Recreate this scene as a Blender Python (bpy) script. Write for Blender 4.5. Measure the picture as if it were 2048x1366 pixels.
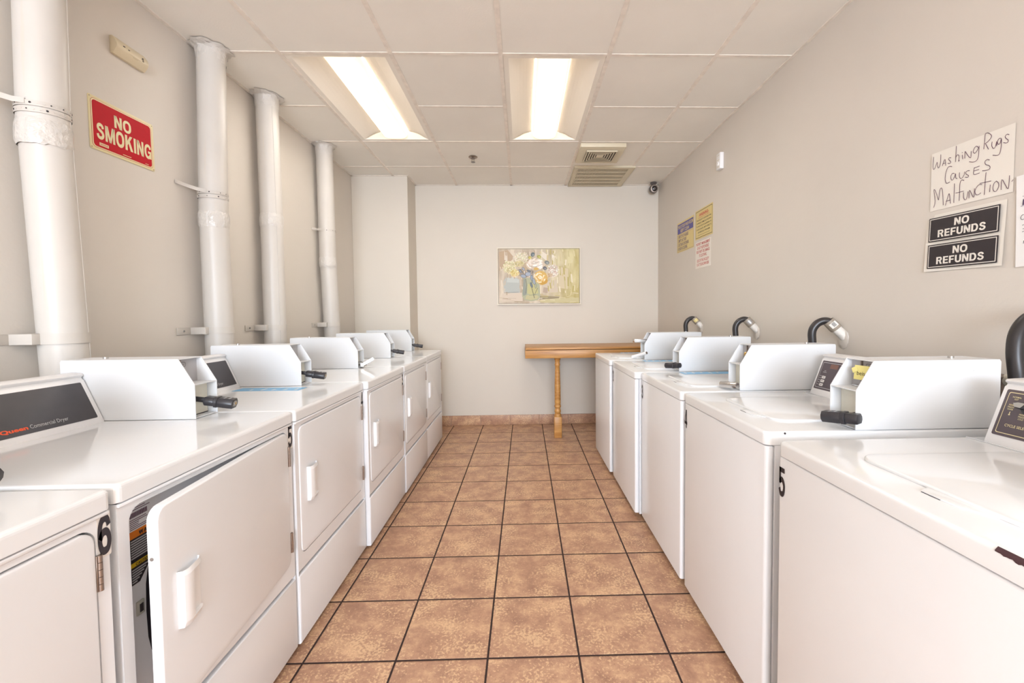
import bpy, bmesh, math, random
from mathutils import Vector, Matrix

random.seed(7)
SC = bpy.context.scene
COL = SC.collection
for o in list(bpy.data.objects):
    bpy.data.objects.remove(o)

# ---------------------------------------------------------------- camera
F_PX, PPX, PPY = 859.39, 44.787, -19.171
YAW, PITCH, ROLL = -0.02884, -0.04014, 0.00963
EYE = 1.2585
R = (Matrix.Rotation(YAW, 3, 'Z') @ Matrix.Rotation(PITCH, 3, 'X') @ Matrix.Rotation(ROLL, 3, 'Y'))
cam_data = bpy.data.cameras.new('camera')
cam = bpy.data.objects.new('camera', cam_data)
COL.objects.link(cam)
right, fwd, up = R.col[0], R.col[1], R.col[2]
M = Matrix((( right[0], up[0], -fwd[0], 0.0),
            ( right[1], up[1], -fwd[1], 0.0),
            ( right[2], up[2], -fwd[2], EYE),
            (0, 0, 0, 1)))
cam.matrix_world = M
cam_data.sensor_width = 36.0
cam_data.sensor_fit = 'HORIZONTAL'
cam_data.lens = F_PX / 2048 * 36.0
cam_data.shift_x = -PPX / 2048
cam_data.shift_y = PPY / 2048
cam_data.clip_start = 0.02
SC.camera = cam

# ---------------------------------------------------------------- colour management, world, fill light
SC.view_settings.view_transform = 'Standard'
SC.view_settings.look = 'None'
SC.view_settings.gamma = 1.0
SC.view_settings.use_curve_mapping = False
SC.view_settings.exposure = 0.30
LAMP_STRENGTH = 26.0        # ceiling troffers
LAMP_COLOUR = (1.0, 0.985, 0.965)
FILL_POWER = 290.0           # unseen fill light added behind the camera to brighten surfaces facing it
FILL_COLOUR = (0.84, 0.95, 1.10)

world = bpy.data.worlds.new('world')
SC.world = world
world.use_nodes = True
bg = world.node_tree.nodes['Background']
bg.inputs[0].default_value = (0.85, 0.92, 1.0, 1)
bg.inputs[1].default_value = 1.0

fill_data = bpy.data.lights.new('rear_fill', 'AREA')  # fill lamp added out of view behind the camera
fill_data.shape = 'RECTANGLE'
fill_data.size, fill_data.size_y = 2.6, 1.7
fill_data.energy = FILL_POWER
fill_data.color = FILL_COLOUR
rear_fill = bpy.data.objects.new('rear_fill', fill_data)
COL.objects.link(rear_fill)
rear_fill.location = (-0.1, -4.90, 1.72)
rear_fill.rotation_euler = (math.radians(90), 0, 0)

# ---------------------------------------------------------------- dimensions
H = 2.7125                   # ceiling
XL, XR, YB, YF = -1.755, 1.565, 4.90, -5.00
CX0, CY0, CS = -1.3225, 2.4648, 0.6096    # ceiling grid
TS, FX0, FY0, FYAW = 0.33583, -0.820, 4.5533, -0.00642   # floor tiles

# ---------------------------------------------------------------- materials
MATS = {}
def nodes_of(m):
    nt = m.node_tree
    return nt, nt.nodes['Principled BSDF']

def mat(name, col, rough=0.5, metal=0.0, spec=0.5, var=0.0, vscale=8.0, bump=0.0, bscale=60.0, coat=0.0, emit=None, estr=0.0):
    m = bpy.data.materials.new(name)
    m.use_nodes = True
    nt, b = nodes_of(m)
    b.inputs['Base Color'].default_value = (*col, 1)
    b.inputs['Roughness'].default_value = rough
    b.inputs['Metallic'].default_value = metal
    b.inputs['Specular IOR Level'].default_value = spec
    b.inputs['Coat Weight'].default_value = coat
    tc = nt.nodes.new('ShaderNodeTexCoord')
    if var:
        n = nt.nodes.new('ShaderNodeTexNoise'); n.inputs['Scale'].default_value = vscale; n.inputs['Detail'].default_value = 4
        nt.links.new(tc.outputs['Object'], n.inputs['Vector'])
        r = nt.nodes.new('ShaderNodeMapRange')
        r.inputs[1].default_value = 0.25; r.inputs[2].default_value = 0.75
        r.inputs[3].default_value = 1 - var; r.inputs[4].default_value = 1 + var
        nt.links.new(n.outputs['Fac'], r.inputs[0])
        mx = nt.nodes.new('ShaderNodeMix'); mx.data_type = 'RGBA'; mx.blend_type = 'MULTIPLY'
        mx.inputs[0].default_value = 1.0
        mx.inputs[6].default_value = (*col, 1)
        nt.links.new(r.outputs[0], mx.inputs[7])
        nt.links.new(mx.outputs[2], b.inputs['Base Color'])
    if bump:
        n = nt.nodes.new('ShaderNodeTexNoise'); n.inputs['Scale'].default_value = bscale; n.inputs['Detail'].default_value = 3
        nt.links.new(tc.outputs['Object'], n.inputs['Vector'])
        bp = nt.nodes.new('ShaderNodeBump'); bp.inputs['Strength'].default_value = bump; bp.inputs['Distance'].default_value = 0.01
        nt.links.new(n.outputs['Fac'], bp.inputs['Height'])
        nt.links.new(bp.outputs[0], b.inputs['Normal'])
    if emit:
        b.inputs['Emission Color'].default_value = (*emit, 1)
        b.inputs['Emission Strength'].default_value = estr
    MATS[name] = m
    return m

def srgb(r, g, b):
    f = lambda c: c / 12.92 if c <= 0.04045 else ((c + 0.055) / 1.055) ** 2.4
    return (f(r / 255), f(g / 255), f(b / 255))

enamel = mat('white_enamel', (0.84, 0.85, 0.86), 0.10, spec=0.5, var=0.012, vscale=5)
enamel_side = mat('white_enamel_front', (0.845, 0.85, 0.865), 0.22, spec=0.4, var=0.015, vscale=4)
box_white = mat('white_powder_coat', (0.755, 0.765, 0.775), 0.45, spec=0.3)
plastic_white = mat('white_plastic', (0.88, 0.87, 0.87), 0.35)
cream_metal = mat('cream_metal', (0.80, 0.77, 0.66), 0.45)
grey_plate = mat('grey_plate', (0.47, 0.46, 0.47), 0.5)
panel_dark = mat('charcoal_faceplate', (0.060, 0.054, 0.060), 0.32, var=0.1, vscale=20)
panel_plum = mat('plum_faceplate', (0.085, 0.060, 0.070), 0.35)
wall_paint = mat('beige_wall_paint', (0.70, 0.645, 0.580), 0.55, spec=0.25, var=0.03, vscale=1.6, bump=0.05, bscale=70)
wall_pale = mat('pale_wall_paint', (0.71, 0.650, 0.565), 0.55, spec=0.25, var=0.02, vscale=1.6, bump=0.05, bscale=70)
ceiling_paint = mat('ceiling_tile', (0.90, 0.865, 0.80), 0.8, spec=0.1, var=0.03, vscale=2.5, bump=0.06, bscale=160)
tee_paint = mat('ceiling_grid_paint', (0.87, 0.80, 0.72), 0.6, spec=0.2, var=0.10, vscale=22)
pipe_paint = mat('painted_duct', (0.61, 0.570, 0.52), 0.38, spec=0.4, var=0.03, vscale=6, bump=0.04, bscale=30)
tape_paint = mat('painted_foil_tape', (0.63, 0.590, 0.54), 0.28, spec=0.5, bump=0.7, bscale=45)
strap_paint = mat('painted_strap', (0.58, 0.535, 0.48), 0.5)
hole_dark = mat('dark_hole', (0.03, 0.022, 0.025), 0.7)
steel = mat('brushed_steel', (0.40, 0.385, 0.37), 0.5, metal=1.0)
chrome = mat('chrome', (0.62, 0.61, 0.60), 0.22, metal=1.0)
brass = mat('brass', (0.60, 0.40, 0.15), 0.35, metal=1.0)
hinge_metal = mat('hinge_metal', (0.36, 0.30, 0.26), 0.35, metal=1.0)
black_plastic = mat('black_plastic', (0.028, 0.026, 0.030), 0.38)
black_rubber = mat('black_rubber', (0.030, 0.026, 0.026), 0.33)
pvc_white = mat('painted_pvc', (0.77, 0.73, 0.67), 0.5, bump=0.5, bscale=40)
pvc_grey = mat('grey_coupling', (0.33, 0.28, 0.22), 0.45, var=0.15, vscale=60)
ink_black = mat('black_ink', (0.025, 0.018, 0.022), 0.5)
ink_violet = mat('violet_ink', (0.13, 0.06, 0.10), 0.6)
ink_cream = mat('cream_print', (0.74, 0.62, 0.33), 0.5)
ink_white = mat('white_print', (0.80, 0.78, 0.76), 0.5)
ink_orange = mat('orange_red_print', (0.90, 0.10, 0.02), 0.5)
ink_red = mat('red_print', (0.58, 0.07, 0.06), 0.5)
ink_purple = mat('purple_print', (0.17, 0.11, 0.22), 0.5)
sign_red = mat('sign_red', (0.50, 0.004, 0.014), 0.55, spec=0.15, var=0.05, vscale=40)
sign_yellow = mat('sign_yellow', (0.72, 0.58, 0.24), 0.4)
sign_blue = mat('sign_blue', (0.085, 0.075, 0.32), 0.4)
sign_cream = mat('sign_cream', (0.76, 0.66, 0.38), 0.4)
paper = mat('white_paper', (0.83, 0.785, 0.715), 0.8, spec=0.1)
paper_bright = mat('bright_paper', (0.86, 0.84, 0.82), 0.8, spec=0.1)
sticker = mat('number_sticker_film', (0.79, 0.75, 0.70), 0.4)
sticker_blue = mat('blue_sticker', (0.16, 0.45, 0.72), 0.35, var=0.1, vscale=30)
note_yellow = mat('yellow_note', (0.85, 0.78, 0.30), 0.7)
label_grey = mat('grey_label', (0.52, 0.51, 0.52), 0.5)
label_orange = mat('orange_label', (0.80, 0.22, 0.02), 0.5)
label_amber = mat('amber_label', (0.75, 0.50, 0.02), 0.5)
label_light = mat('pale_label', (0.85, 0.84, 0.85), 0.5)
well_grey = mat('grey_enamel', (0.84, 0.84, 0.86), 0.35)
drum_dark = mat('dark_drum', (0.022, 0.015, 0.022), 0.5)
gasket = mat('drum_seal', (0.45, 0.44, 0.38), 0.6)
beige_plastic = mat('beige_plastic', (0.70, 0.60, 0.42), 0.4)
vent_beige = mat('vent_beige', (0.69, 0.61, 0.45), 0.5)
frame_gold = mat('champagne_frame', (0.80, 0.72, 0.58), 0.35)
reflector = mat('troffer_white', (0.90, 0.85, 0.77), 0.5)
camera_grey = mat('camera_housing', (0.13, 0.11, 0.10), 0.35)
lens_black = mat('camera_lens', (0.012, 0.010, 0.012), 0.1)
rust = mat('rust_chip', (0.07, 0.03, 0.035), 0.8)
display_red = mat('display_window', (0.20, 0.09, 0.06), 0.3)

# diffuser of the ceiling lights
m = bpy.data.materials.new('lamp_lens'); m.use_nodes = True; MATS['lamp_lens'] = m
nt, b = nodes_of(m)
b.inputs['Base Color'].default_value = (0.9, 0.87, 0.82, 1)
b.inputs['Roughness'].default_value = 0.5
geo = nt.nodes.new('ShaderNodeNewGeometry'); tc = nt.nodes.new('ShaderNodeTexCoord')
sn = nt.nodes.new('ShaderNodeSeparateXYZ'); nt.links.new(geo.outputs['True Normal'], sn.inputs[0])
so = nt.nodes.new('ShaderNodeSeparateXYZ'); nt.links.new(tc.outputs['Object'], so.inputs[0])
ab = nt.nodes.new('ShaderNodeMath'); ab.operation = 'ABSOLUTE'; nt.links.new(so.outputs['Y'], ab.inputs[0])
axx = nt.nodes.new('ShaderNodeMath'); axx.operation = 'ABSOLUTE'; nt.links.new(so.outputs['X'], axx.inputs[0])
def _mr(src, a, b_, c, d):
    r = nt.nodes.new('ShaderNodeMapRange'); r.interpolation_type = 'SMOOTHSTEP'
    for i, v in enumerate((a, b_, c, d)): r.inputs[i + 1].default_value = v
    nt.links.new(src, r.inputs[0]); return r.outputs[0]
fe = _mr(ab.outputs[0], 0.36, 0.545, 1.0, 0.0)      # the tubes stop short of the ends
fx = _mr(axx.outputs[0], 0.030, 0.088, 1.0, 0.0)    # and run along the middle of the prismatic basket
mm = nt.nodes.new('ShaderNodeMath'); mm.operation = 'MULTIPLY'; nt.links.new(fe, mm.inputs[0]); nt.links.new(fx, mm.inputs[1])
st = nt.nodes.new('ShaderNodeMapRange'); st.inputs[3].default_value = 0.85; st.inputs[4].default_value = LAMP_STRENGTH
nt.links.new(mm.outputs[0], st.inputs[0]); nt.links.new(st.outputs[0], b.inputs['Emission Strength'])
cm = nt.nodes.new('ShaderNodeMix'); cm.data_type = 'RGBA'
cm.inputs[6].default_value = (1.0, 0.80, 0.55, 1); cm.inputs[7].default_value = (*LAMP_COLOUR, 1)
nt.links.new(mm.outputs[0], cm.inputs[0]); nt.links.new(cm.outputs[2], b.inputs['Emission Color'])
lamp_lens = m

# duct paint with rust runs
nt, b = nodes_of(pipe_paint)
tc = nt.nodes.new('ShaderNodeTexCoord')
mp = nt.nodes.new('ShaderNodeMapping'); mp.inputs['Scale'].default_value = (28, 28, 0.7)
nt.links.new(tc.outputs['Object'], mp.inputs['Vector'])
n = nt.nodes.new('ShaderNodeTexNoise'); n.inputs['Scale'].default_value = 1.0; n.inputs['Detail'].default_value = 3
nt.links.new(mp.outputs[0], n.inputs['Vector'])
rp = nt.nodes.new('ShaderNodeValToRGB')
rp.color_ramp.elements[0].position = 0.66; rp.color_ramp.elements[0].color = (0, 0, 0, 1)
rp.color_ramp.elements[1].position = 0.76; rp.color_ramp.elements[1].color = (0.55, 0.55, 0.55, 1)
nt.links.new(n.outputs['Fac'], rp.inputs[0])
mx = nt.nodes.new('ShaderNodeMix'); mx.data_type = 'RGBA'
old = b.inputs['Base Color'].links[0].from_socket
nt.links.new(rp.outputs[0], mx.inputs[0]); nt.links.new(old, mx.inputs[6])
mx.inputs[7].default_value = (0.66, 0.54, 0.38, 1)
nt.links.new(mx.outputs[2], b.inputs['Base Color'])

# floor tiles
def tile_material(name, is_floor):
    m = bpy.data.materials.new(name); m.use_nodes = True; MATS[name] = m
    nt, b = nodes_of(m); L = nt.links.new
    def N(t, **k):
        x = nt.nodes.new(t)
        for a, v in k.items(): setattr(x, a, v)
        return x
    def mth(op, a, bb=None):
        x = N('ShaderNodeMath', operation=op)
        for i, v in enumerate((a, bb)):
            if v is None: continue
            if isinstance(v, (int, float)): x.inputs[i].default_value = v
            else: L(v, x.inputs[i])
        return x.outputs[0]
    tc = N('ShaderNodeTexCoord')
    sep = N('ShaderNodeSeparateXYZ'); L(tc.outputs['Object'], sep.inputs[0])
    u = mth('DIVIDE', sep.outputs['X'], TS)
    v = mth('DIVIDE', sep.outputs['Y'], TS) if is_floor else None
    def line(q, w):
        fr = mth('FRACT', q); d = mth('MINIMUM', fr, mth('SUBTRACT', 1.0, fr))
        return mth('SUBTRACT', 1.0, mth('SMOOTH_MIN', mth('DIVIDE', d, w), 1.0)) , d, mth('FLOOR', q)
    lu, du, iu = line(u, 0.011)
    if is_floor:
        lv, dv, iv = line(v, 0.011)
        d = mth('MINIMUM', du, dv)
    else:
        d, iv = du, None
    wob = N('ShaderNodeTexNoise'); wob.inputs['Scale'].default_value = 45; L(tc.outputs['Object'], wob.inputs['Vector'])
    dd = mth('ADD', d, mth('MULTIPLY', mth('SUBTRACT', wob.outputs['Fac'], 0.5), 0.004))
    mr = N('ShaderNodeMapRange'); mr.interpolation_type = 'SMOOTHSTEP'
    mr.inputs[1].default_value = 0.009; mr.inputs[2].default_value = 0.014
    L(dd, mr.inputs[0]); tilemask = mr.outputs[0]
    # tile body: warm brown, big clouds and pale flecks
    per = N('ShaderNodeCombineXYZ'); L(mth('MULTIPLY', iu, 3.7), per.inputs[0])
    if iv is not None: L(mth('MULTIPLY', iv, 5.3), per.inputs[1])
    vec = N('ShaderNodeVectorMath', operation='ADD'); L(tc.outputs['Object'], vec.inputs[0]); L(per.outputs[0], vec.inputs[1])
    n1 = N('ShaderNodeTexNoise'); n1.inputs['Scale'].default_value = 10; n1.inputs['Detail'].default_value = 7; n1.inputs['Roughness'].default_value = 0.72
    L(vec.outputs[0], n1.inputs['Vector'])
    r1 = N('ShaderNodeValToRGB')
    r1.color_ramp.elements[0].position = 0.36; r1.color_ramp.elements[0].color = (*srgb(160, 120, 98), 1)
    r1.color_ramp.elements[1].position = 0.66; r1.color_ramp.elements[1].color = (*srgb(212, 172, 136), 1)
    e = r1.color_ramp.elements.new(0.50); e.color = (*srgb(182, 141, 114), 1)
    L(n1.outputs['Fac'], r1.inputs[0])
    n2 = N('ShaderNodeTexNoise'); n2.inputs['Scale'].default_value = 95; n2.inputs['Detail'].default_value = 5; n2.inputs['Roughness'].default_value = 0.6
    L(vec.outputs[0], n2.inputs['Vector'])
    n3 = N('ShaderNodeTexNoise'); n3.inputs['Scale'].default_value = 7; L(vec.outputs[0], n3.inputs['Vector'])
    s = mth('ADD', n2.outputs['Fac'], mth('MULTIPLY', mth('SUBTRACT', n3.outputs['Fac'], 0.5), 0.55))
    m2 = N('ShaderNodeMapRange'); m2.inputs[1].default_value = 0.55; m2.inputs[2].default_value = 0.62; m2.inputs[3].default_value = 0; m2.inputs[4].default_value = 0.8
    L(s, m2.inputs[0])
    mx = N('ShaderNodeMix', data_type='RGBA'); L(m2.outputs[0], mx.inputs[0]); L(r1.outputs[0], mx.inputs[6]); mx.inputs[7].default_value = (*srgb(222, 186, 146), 1)
    # dark speckle
    n4 = N('ShaderNodeTexNoise'); n4.inputs['Scale'].default_value = 120; n4.inputs['Detail'].default_value = 2; L(vec.outputs[0], n4.inputs['Vector'])
    m4 = N('ShaderNodeMapRange'); m4.inputs[1].default_value = 0.60; m4.inputs[2].default_value = 0.72; m4.inputs[3].default_value = 0; m4.inputs[4].default_value = 0.5
    L(n4.outputs['Fac'], m4.inputs[0])
    mx3 = N('ShaderNodeMix', data_type='RGBA'); L(m4.outputs[0], mx3.inputs[0]); L(mx.outputs[2], mx3.inputs[6]); mx3.inputs[7].default_value = (*srgb(140, 98, 76), 1)
    mg = N('ShaderNodeMix', data_type='RGBA'); L(tilemask, mg.inputs[0])
    mg.inputs[6].default_value = (0.035, 0.018, 0.015, 1) if is_floor else (0.42, 0.27, 0.19, 1)
    L(mx3.outputs[2], mg.inputs[7]); L(mg.outputs[2], b.inputs['Base Color'])
    rr_ = N('ShaderNodeMapRange'); rr_.inputs[3].default_value = 0.8; rr_.inputs[4].default_value = 0.30; L(tilemask, rr_.inputs[0])
    ra = mth('ADD', rr_.outputs[0], mth('MULTIPLY', n1.outputs['Fac'], 0.25)); L(ra, b.inputs['Roughness'])
    b.inputs['Specular IOR Level'].default_value = 0.4
    h = N('ShaderNodeMapRange'); h.interpolation_type = 'SMOOTHSTEP'; h.inputs[1].default_value = 0.005; h.inputs[2].default_value = 0.026; L(dd, h.inputs[0])
    hh = mth('ADD', h.outputs[0], mth('MULTIPLY', n2.outputs['Fac'], 0.12))
    bp = N('ShaderNodeBump'); bp.inputs['Strength'].default_value = 0.55; bp.inputs['Distance'].default_value = 0.003
    L(hh, bp.inputs['Height']); L(bp.outputs[0], b.inputs['Normal'])
    return m
floor_tile = tile_material('brown_floor_tile', True)
base_tile = tile_material('brown_base_tile', False)

# oak
def wood_material():
    m = bpy.data.materials.new('honey_wood'); m.use_nodes = True
    nt, b = nodes_of(m); L = nt.links.new
    tc = nt.nodes.new('ShaderNodeTexCoord')
    mp = nt.nodes.new('ShaderNodeMapping'); mp.inputs['Scale'].default_value = (1.2, 16, 16)
    L(tc.outputs['Object'], mp.inputs[0])
    n = nt.nodes.new('ShaderNodeTexNoise'); n.inputs['Scale'].default_value = 2.5; n.inputs['Detail'].default_value = 6; n.inputs['Distortion'].default_value = 0.6
    L(mp.outputs[0], n.inputs['Vector'])
    r = nt.nodes.new('ShaderNodeValToRGB')
    r.color_ramp.elements[0].position = 0.3; r.color_ramp.elements[0].color = (*srgb(168, 112, 52), 1)
    r.color_ramp.elements[1].position = 0.7; r.color_ramp.elements[1].color = (*srgb(208, 158, 92), 1)
    L(n.outputs['Fac'], r.inputs[0]); L(r.outputs[0], b.inputs['Base Color'])
    b.inputs['Roughness'].default_value = 0.38
    return m
wood = wood_material()

# painted canvas ground: vertical washes going from grey-beige to olive-yellow
def canvas_material():
    m = bpy.data.materials.new('painted_canvas'); m.use_nodes = True
    nt, b = nodes_of(m); L = nt.links.new
    tc = nt.nodes.new('ShaderNodeTexCoord')
    mp = nt.nodes.new('ShaderNodeMapping'); mp.inputs['Scale'].default_value = (7, 1.5, 2.2)
    L(tc.outputs['Object'], mp.inputs[0])
    n = nt.nodes.new('ShaderNodeTexNoise'); n.inputs['Scale'].default_value = 1.3; n.inputs['Detail'].default_value = 6
    L(mp.outputs[0], n.inputs['Vector'])
    sp = nt.nodes.new('ShaderNodeSeparateXYZ'); L(tc.outputs['Object'], sp.inputs[0])
    def ramp(c0, c1, p0=0.35, p1=0.65):
        r = nt.nodes.new('ShaderNodeValToRGB')
        r.color_ramp.elements[0].position = p0; r.color_ramp.elements[0].color = (*srgb(*c0), 1)
        r.color_ramp.elements[1].position = p1; r.color_ramp.elements[1].color = (*srgb(*c1), 1)
        L(n.outputs['Fac'], r.inputs[0]); return r.outputs[0]
    a = ramp((176, 158, 134), (222, 210, 190)); c = ramp((186, 170, 106), (222, 212, 166))
    mr = nt.nodes.new('ShaderNodeMapRange'); mr.inputs[1].default_value = 0.02; mr.inputs[2].default_value = 0.36; L(sp.outputs['X'], mr.inputs[0])
    mx = nt.nodes.new('ShaderNodeMix'); mx.data_type = 'RGBA'; L(mr.outputs[0], mx.inputs[0]); L(a, mx.inputs[6]); L(c, mx.inputs[7])
    L(mx.outputs[2], b.inputs['Base Color']); b.inputs['Roughness'].default_value = 0.6
    return m
canvas_mat = canvas_material()

# ---------------------------------------------------------------- mesh helpers
class MB:
    """Collects shapes and links them as ONE mesh object."""
    def __init__(s):
        s.bm = bmesh.new(); s.mats = []
    def mi(s, m):
        if m not in s.mats: s.mats.append(m)
        return s.mats.index(m)
    def merge(s, tmp, m, mtx=None, smooth=False):
        i = s.mi(m)
        for f in tmp.faces: f.material_index = i; f.smooth = smooth
        if mtx is not None: bmesh.ops.transform(tmp, matrix=mtx, verts=tmp.verts)
        me = bpy.data.meshes.new('tmp'); tmp.to_mesh(me); tmp.free()
        s.bm.from_mesh(me); bpy.data.meshes.remove(me)
        return s
    def box(s, x0, x1, y0, y1, z0, z1, m, bev=0.0, seg=2, mtx=None):
        t = bmesh.new(); bmesh.ops.create_cube(t, size=1)
        for v in t.verts:
            v.co = Vector(((x0 + x1) / 2 + v.co.x * (x1 - x0), (y0 + y1) / 2 + v.co.y * (y1 - y0), (z0 + z1) / 2 + v.co.z * (z1 - z0)))
        if bev: bmesh.ops.bevel(t, geom=t.edges[:], offset=bev, segments=seg, affect='EDGES', profile=0.5)
        return s.merge(t, m, mtx, bool(bev))
    def prism(s, pts, m, a, b, plane='xz', bev=0.0, seg=2, mtx=None, both=False, smooth=False):
        """Extrude a 2D outline from a to b; bev rounds the rim at a (and at b when both)."""
        t = bmesh.new()
        def P(p, d):
            if plane == 'xz': return (p[0], d, p[1])
            if plane == 'xy': return (p[0], p[1], d)
            return (d, p[0], p[1])
        va = [t.verts.new(P(p, a)) for p in pts]; vb = [t.verts.new(P(p, b)) for p in pts]
        fa = t.faces.new(va); fb = t.faces.new(vb[::-1])
        n = len(pts)
        for i in range(n): t.faces.new((va[i], vb[i], vb[(i + 1) % n], va[(i + 1) % n]))
        bmesh.ops.recalc_face_normals(t, faces=t.faces[:])
        if bev:
            ed = list(fa.edges) + (list(fb.edges) if both else [])
            bmesh.ops.bevel(t, geom=ed, offset=bev, segments=seg, affect='EDGES', profile=0.5)
        return s.merge(t, m, mtx, smooth or bool(bev))
    def cyl(s, p0, p1, r0, m, r1=None, n=24, smooth=True, caps=True):
        p0, p1 = Vector(p0), Vector(p1); r1 = r0 if r1 is None else r1
        t = bmesh.new(); d = (p1 - p0)
        bmesh.ops.create_cone(t, cap_ends=caps, segments=n, radius1=r0, radius2=r1, depth=d.length)
        mt = Matrix.Translation((p0 + p1) / 2) @ d.to_track_quat('Z', 'Y').to_matrix().to_4x4()
        i = s.mi(m)
        bmesh.ops.transform(t, matrix=mt, verts=t.verts)
        for f in t.faces: f.material_index = i; f.smooth = smooth and len(f.verts) == 4
        me = bpy.data.meshes.new('tmp'); t.to_mesh(me); t.free(); s.bm.from_mesh(me); bpy.data.meshes.remove(me)
        return s
    def tube(s, path, r, m, n=14, caps=True):
        P = [Vector(p) for p in path]; t = bmesh.new(); rings = []
        prev = None
        for k, p in enumerate(P):
            d = (P[min(k + 1, len(P) - 1)] - P[max(k - 1, 0)]).normalized()
            if prev is None:
                a = d.orthogonal().normalized()
            else:
                a = (prev - d * prev.dot(d)).normalized()
            prev = a; bb = d.cross(a)
            rad = r[k] if isinstance(r, (list, tuple)) else r
            rings.append([t.verts.new(p + (a * math.cos(q) + bb * math.sin(q)) * rad) for q in [2 * math.pi * i / n for i in range(n)]])
        for k in range(len(rings) - 1):
            for i in range(n):
                t.faces.new((rings[k][i], rings[k][(i + 1) % n], rings[k + 1][(i + 1) % n], rings[k + 1][i]))
        if caps: t.faces.new(rings[0][::-1]); t.faces.new(rings[-1])
        return s.merge(t, m, None, True)
    def lathe(s, prof, m, mtx=None, n=28, smooth=True):
        t = bmesh.new(); rings = []
        for r, z in prof:
            rings.append([t.verts.new((r * math.cos(q), r * math.sin(q), z)) for q in [2 * math.pi * i / n for i in range(n)]] if r > 1e-6 else [t.verts.new((0, 0, z))])
        for a, b in zip(rings, rings[1:]):
            for i in range(n):
                j = (i + 1) % n
                if len(a) > 1 and len(b) > 1: t.faces.new((a[i], a[j], b[j], b[i]))
                elif len(a) == 1 and len(b) > 1: t.faces.new((a[0], b[j], b[i]))
                elif len(b) == 1: t.faces.new((a[i], a[j], b[0]))
        if len(rings[0]) > 1: t.faces.new(rings[0][::-1])
        if len(rings[-1]) > 1: t.faces.new(rings[-1])
        bmesh.ops.recalc_face_normals(t, faces=t.faces[:])
        return s.merge(t, m, mtx, smooth)
    def poly(s, pts, m, mtx=None):
        t = bmesh.new(); t.faces.new([t.verts.new(p) for p in pts]); return s.merge(t, m, mtx)
    def ring(s, outer, inner, m, plane, d, depth=0.0, mtx=None):
        """Flat sheet with a hole; depth turns the hole's rim inwards."""
        t = bmesh.new()
        def P(p, d_):
            if plane == 'xz': return (p[0], d_, p[1])
            if plane == 'xy': return (p[0], p[1], d_)
            return (d_, p[0], p[1])
        vo = [t.verts.new(P(p, d)) for p in outer]; vi = [t.verts.new(P(p, d)) for p in inner]
        ed = [t.edges.new((vo[i], vo[(i + 1) % len(vo)])) for i in range(len(vo))] + [t.edges.new((vi[i], vi[(i + 1) % len(vi)])) for i in range(len(vi))]
        bmesh.ops.triangle_fill(t, use_beauty=True, use_dissolve=False, edges=ed)
        if depth:
            vb = [t.verts.new(P(p, d + depth)) for p in inner]; n = len(vi)
            for i in range(n): t.faces.new((vi[i], vi[(i + 1) % n], vb[(i + 1) % n], vb[i]))
        return s.merge(t, m, mtx)
    def raw(s, verts, faces, m, mtx=None):
        t = bmesh.new(); vs = [t.verts.new(v) for v in verts]
        for f in faces:
            try: t.faces.new([vs[i] for i in f])
            except ValueError: pass
        return s.merge(t, m, mtx)
    def mesh(s, name):
        me = bpy.data.meshes.new(name); s.bm.to_mesh(me); s.bm.free()
        for m in s.mats: me.materials.append(m)
        me.set_sharp_from_angle(angle=math.radians(42))
        return me
    def build(s, name, parent=None, mtx=None, label=None):
        return link(name, s.mesh(name), parent, mtx, label)

def link(name, me, parent=None, mtx=None, label=None):
    o = bpy.data.objects.new(name, me); COL.objects.link(o)
    if parent is not None: o.parent = parent
    if mtx is not None: o.matrix_local = mtx
    if label: o['label'] = label
    return o

def thing(name, label, cat, loc=(0, 0, 0), rz=0.0, group=None):
    o = bpy.data.objects.new(name, None); COL.objects.link(o)
    o.empty_display_size = 0.1
    o.location = loc; o.rotation_euler = (0, 0, rz)
    return tag(o, label, cat, group)
def tag(o, label, cat, group=None):
    o['label'] = label; o['category'] = cat
    if group: o['group'] = group
    return o
def structure(o, label=None):
    o['kind'] = 'structure'
    if label: o['label'] = label
    return o

def rr(x0, x1, y0, y1, r, n=6):
    out = []
    for cx, cy, a in ((x1 - r, y1 - r, 0), (x0 + r, y1 - r, 90), (x0 + r, y0 + r, 180), (x1 - r, y0 + r, 270)):
        for k in range(n + 1):
            q = math.radians(a + 90 * k / n); out.append((cx + r * math.cos(q), cy + r * math.sin(q)))
    return out

def frame(origin, right_, up_):
    r_, u_ = Vector(right_).normalized(), Vector(up_).normalized(); n_ = r_.cross(u_)
    o = Vector(origin)
    return Matrix(((r_.x, u_.x, n_.x, o.x), (r_.y, u_.y, n_.y, o.y), (r_.z, u_.z, n_.z, o.z), (0, 0, 0, 1)))

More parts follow.
